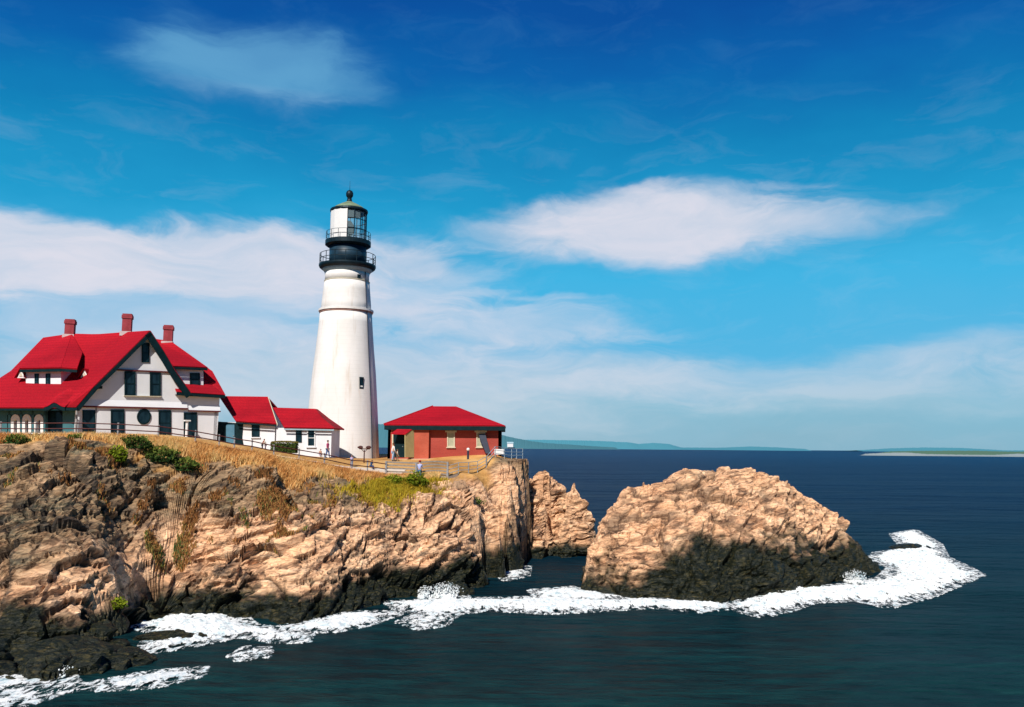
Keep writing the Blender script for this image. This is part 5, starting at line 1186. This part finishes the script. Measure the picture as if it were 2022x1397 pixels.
    for s in (-1, 1):
        b_ = arm[s][0]; n0 = len(sV); e = Vector(V[b_+1]).lerp(Vector(V[b_+2]), sleeve); sV += [V[b_], V[b_+1], tuple(e)]; sR += [.07, .055, .045]; sE += [(2, n0), (n0, n0+1), (n0+1, n0+2)]
    skinmesh('shirt', sV, sE, [r*k for r in sR], mat('shirt_cloth', shirt, .8), root)
    tV = [V[0]]; tE = []; tR = [.15]
    for s in (-1, 1):
        b_ = legs[s][0]; n0 = len(tV); tV += [V[b_], V[b_+1], V[b_+2]]; tR += [.105, .078, .062]; tE += [(0, n0), (n0, n0+1), (n0+1, n0+2)]
    skinmesh('trousers', tV, tE, [r*k for r in tR], mat('trouser_cloth', trousers, .8), root)
    b = MB()
    for s in (-1, 1):
        b_ = legs[s][0]; m_ = (Vector(V[b_+2])+Vector(V[b_+3]))/2; b.ball((m_.x, m_.y, m_.z+.0), .085*k, 8, (.75+.6*abs(fw.x), .75+.6*abs(fw.y), .6))
    b.build('shoes', M['slate'], root, True)
    return root
person(646.5, 905, 80.2, 1.62, 75, 'person in a magenta top and blue trousers walking beside the white tower', (.42, .03, .16), (.10, .16, .35), (.05, .01, .01), 'walk')
person(517.5, 890, 79.6, 1.1, 100, 'person in dark red top and navy trousers leaning forward below the low wing window', (.25, .05, .05), (.015, .03, .08), (.04, .01, .01), 'stand', .35, 'fwd')
person(524, 891, 79.4, 1.1, -80, 'person in a cream top facing the one in dark red', (.75, .68, .6), (.25, .22, .3), (.12, .04, .02), 'stand', .3, 'fwd')
person(632, 903, 80.0, 1.0, 170, 'small brown haired person in a tan top and lilac trousers left of the magenta walker', (.45, .25, .18), (.4, .35, .5), (.16, .05, .03), 'sit', .25)
person(694, 927, 76.5, 1.05, 20, 'child in a lilac shirt on the path below the tower', (.45, .38, .62), (.10, .16, .35), (.12, .05, .05), 'walk')
person(732, 934, 77.6, 1.1, 60, 'person in dark blue sitting by the path just right of the child in lilac', (.03, .10, .22), (.03, .08, .2), (.03, .015, .02), 'sit', .3, 'fwd')
person(776, 917, 86.5, 1.78, 120, 'person in white shirt and pale blue jeans beside the brick house porch', (.85, .84, .84), (.28, .42, .62), (.10, .04, .02), 'walk')
person(784, 918, 87.2, 1.15, 100, 'small person in cream clothes beside the one in the white shirt', (.70, .62, .50), (.6, .5, .4), (.25, .15, .06), 'walk')
person(828, 944, 77.0, 1.75, 170, 'person in a red cap and pale blue shirt at the curved fence', (.42, .48, .80), (.04, .12, .22), (.2, .02, .02), 'stand', .12, 'fwd', cap=(.6, .03, .03))

# ------------------------------------------------------------------ light and sky
sun_d = bpy.data.lights.new('sun', 'SUN'); sun_d.energy = 5.0; sun_d.angle = R(.55); sun_d.color = (1, .93, .84)
sun = bpy.data.objects.new('sun', sun_d); col.objects.link(sun)
EL, AZ = R(43), R(17)
sd = Vector((-math.sin(AZ)*math.cos(EL), -math.cos(AZ)*math.cos(EL), math.sin(EL)))
sun.rotation_euler = sd.to_track_quat('Z', 'Y').to_euler()
w = bpy.data.worlds.new('World'); sc.world = w; w.use_nodes = True; nt = w.node_tree; N = nt.nodes; L = nt.links
for n in list(N): N.remove(n)
out = N.new('ShaderNodeOutputWorld'); bg = N.new('ShaderNodeBackground'); L.new(bg.outputs[0], out.inputs[0])
sky = N.new('ShaderNodeTexSky'); sky.sky_type = 'NISHITA'; sky.sun_disc = False; sky.sun_elevation = EL; sky.sun_rotation = math.atan2(sd.x, sd.y)
tc = N.new('ShaderNodeTexCoord'); sp = N.new('ShaderNodeSeparateXYZ'); L.new(tc.outputs['Generated'], sp.inputs[0])
az = mth(N, L, 'MULTIPLY', mth(N, L, 'ARCTAN2', sp.outputs[0], sp.outputs[1]), 57.2958)
el = mth(N, L, 'MULTIPLY', mth(N, L, 'ARCSINE', sp.outputs[2]), 57.2958)
def AE(px, py): d = ray(px, py).normalized(); return math.degrees(math.atan2(d.x, d.y)), math.degrees(math.asin(d.z))
def comb(x, y, z=0.0):
    c = N.new('ShaderNodeCombineXYZ')
    for i, v in enumerate((x, y, z)):
        if hasattr(v, 'is_linked'): L.new(v, c.inputs[i])
        else: c.inputs[i].default_value = v
    return c.outputs[0]
wv = comb(mth(N, L, 'MULTIPLY', az, .07), mth(N, L, 'MULTIPLY', el, .16)); wn_ = noise(N, L, 1.0, 5, .55, wv); wn2_ = noise(N, L, 1.0, 5, .55, comb(mth(N, L, 'MULTIPLY', az, .09), mth(N, L, 'MULTIPLY', el, .2), 7.3))
az2 = mth(N, L, 'ADD', az, mth(N, L, 'MULTIPLY', mth(N, L, 'SUBTRACT', wn_.outputs[0], .5), 9.0))
el2 = mth(N, L, 'ADD', el, mth(N, L, 'MULTIPLY', mth(N, L, 'SUBTRACT', wn2_.outputs[0], .5), 4.0))
fine = noise(N, L, 1.0, 7, .62, comb(mth(N, L, 'MULTIPLY', az2, .16), mth(N, L, 'MULTIPLY', el2, .55), 3.1), .6)
el3 = mth(N, L, 'ADD', el, mth(N, L, 'MULTIPLY', mth(N, L, 'SUBTRACT', wn2_.outputs[0], .5), 5.0))
es = mth(N, L, 'DIVIDE', el3, 60.0)
def ep(py): return max(0, AE(1300, py)[1]/60)
base = ramp(N, [(0, (.25, .47, .60)), (ep(800), (.22, .50, .66)), (ep(690), (.09, .47, .77)), (ep(560), (.048, .46, .78)), (ep(420), (.010, .33, .62)), (ep(280), (.002, .225, .50)), (ep(140), (.0, .125, .42)), (ep(20), (.0, .08, .35)), (.9, (.0, .04, .18))]); L.new(es, base.inputs[0])
# slightly darker towards the upper right
skm = mix(N, L, 1.0, sky.outputs[0], (.1, .1, .1), 'MULTIPLY')
base_c = mix(N, L, .97, skm, base.outputs[0])
tex = ramp(N, [(.32, (0, 0, 0)), (.62, (1, 1, 1))]); L.new(fine.outputs[0], tex.inputs[0]); texv = tex.outputs[0]
inv = None
def cloud(px, py, rx, ry, s, soft=.5, tw_=.35, tilt=0.0, flat=0.0, warp=1.0, raw=False):
    """elliptical cloud bank around a sky direction; sizes in hundredths of the field"""
    global inv
    a0, e0 = AE(px, py); sx = abs(AE(px+rx, py)[0]-a0); sy = abs(AE(px, py-ry)[1]-e0)
    A = az if raw else az2; E_ = el if raw else el2
    dx = mth(N, L, 'SUBTRACT', A, a0); dy = mth(N, L, 'SUBTRACT', E_, e0)
    if tilt: dy = mth(N, L, 'SUBTRACT', dy, mth(N, L, 'MULTIPLY', dx, tilt))
    qx = mth(N, L, 'DIVIDE', dx, sx); qy = mth(N, L, 'DIVIDE', dy, sy)
    d = mth(N, L, 'SQRT', mth(N, L, 'ADD', mth(N, L, 'MULTIPLY', qx, qx), mth(N, L, 'MULTIPLY', qy, qy)))
    d = mth(N, L, 'ADD', d, mth(N, L, 'MULTIPLY', mth(N, L, 'SUBTRACT', fine.outputs[0], .5), -tw_*3))
    mr = N.new('ShaderNodeMapRange'); mr.interpolation_type = 'SMOOTHERSTEP'; L.new(d, mr.inputs[0]); mr.inputs[1].default_value = 1+soft*.6; mr.inputs[2].default_value = 1-soft; mr.inputs[3].default_value = 0; mr.inputs[4].default_value = s
    one = mth(N, L, 'SUBTRACT', 1, mr.outputs[0]); inv = one if inv is None else mth(N, L, 'MULTIPLY', inv, one)
# left bank with two humps
cloud(80, 500, 290, 95, .9, .35, .25); cloud(430, 520, 330, 88, .82, .35, .25); cloud(650, 560, 330, 90, .55, .6, .3); cloud(800, 510, 110, 28, .5, .5, .3)
cloud(350, 640, 520, 130, .50, .8, .3); cloud(500, 760, 520, 110, .42, .8, .3); cloud(950, 640, 330, 50, .5, .7, .4, -.04)
# right lens cloud
cloud(1290, 455, 345, 80, .92, .50, .20); cloud(1560, 445, 250, 46, .58, .7, .3); cloud(1000, 470, 130, 34, .35, .8, .4); cloud(1230, 410, 170, 40, .5, .6, .3)
# upper-left veil
cloud(520, 125, 230, 78, .62, .7, .3); cloud(640, 170, 160, 40, .25, .6, .3); cloud(400, 105, 110, 40, .25, .6, .3)
# low bands
cloud(1500, 750, 620, 55, .35, .8, .45); cloud(1900, 700, 260, 40, .36, .8, .5, .02); cloud(1000, 730, 420, 70, .35, .8, .4); cloud(850, 790, 520, 110, .45, .9, .25); cloud(1700, 790, 500, 40, .25, .8, .4)
for q in [(1540, 372, 90, 12), (950, 575, 90, 11), (1080, 590, 90, 9)]:
    cloud(*q, .30, .95, .9)
cm = mth(N, L, 'SUBTRACT', 1, inv)
# broad thin streaks everywhere
st = ramp(N, [(.5, (0, 0, 0)), (.8, (1, 1, 1))]); L.new(fine.outputs[0], st.inputs[0])
cm = mth(N, L, 'MAXIMUM', cm, mth(N, L, 'MULTIPLY', st.outputs[0], .10))
lowh = N.new('ShaderNodeMapRange'); L.new(el, lowh.inputs[0]); lowh.inputs[1].default_value = 0.0; lowh.inputs[2].default_value = 9.0; 
cc = mix(N, L, lowh.outputs[0], (.55, .68, .75), (.70, .72, .82)); cshade = mix(N, L, texv, (.52, .62, .76), (.74, .73, .82)); cc = mix(N, L, .55, cc, cshade)
hi_ = N.new('ShaderNodeMapRange'); L.new(el, hi_.inputs[0]); hi_.inputs[1].default_value = AE(1000, 330)[1]; hi_.inputs[2].default_value = AE(1000, 200)[1]
cc = mix(N, L, hi_.outputs[0], cc, (.15, .43, .68))
fin = mix(N, L, cm, base_c, cc)
bk_ = N.new('ShaderNodeMapRange'); L.new(sp.outputs[1], bk_.inputs[0]); bk_.inputs[1].default_value = .3; bk_.inputs[2].default_value = -.3; fin = mix(N, L, bk_.outputs[0], fin, mix(N, L, 1.0, fin, (.45, .45, .50), 'MULTIPLY'))  # unseen sky behind the viewpoint dimmed to cut the fill light
grd = N.new('ShaderNodeMapRange'); L.new(el, grd.inputs[0]); grd.inputs[1].default_value = -1; grd.inputs[2].default_value = 0
fin = mix(N, L, grd.outputs[0], (.01, .03, .06), fin)
w.cycles.sampling_method = 'MANUAL'; w.cycles.sample_map_resolution = 256
L.new(fin, bg.inputs[0]); bg.inputs[1].default_value = 1.0
sc.view_settings.view_transform = 'Standard'; sc.view_settings.look = 'None'; sc.view_settings.exposure = 0; sc.view_settings.gamma = 1
sc.cycles.max_bounces = 6; sc.cycles.diffuse_bounces = 2; sc.cycles.transparent_max_bounces = 8
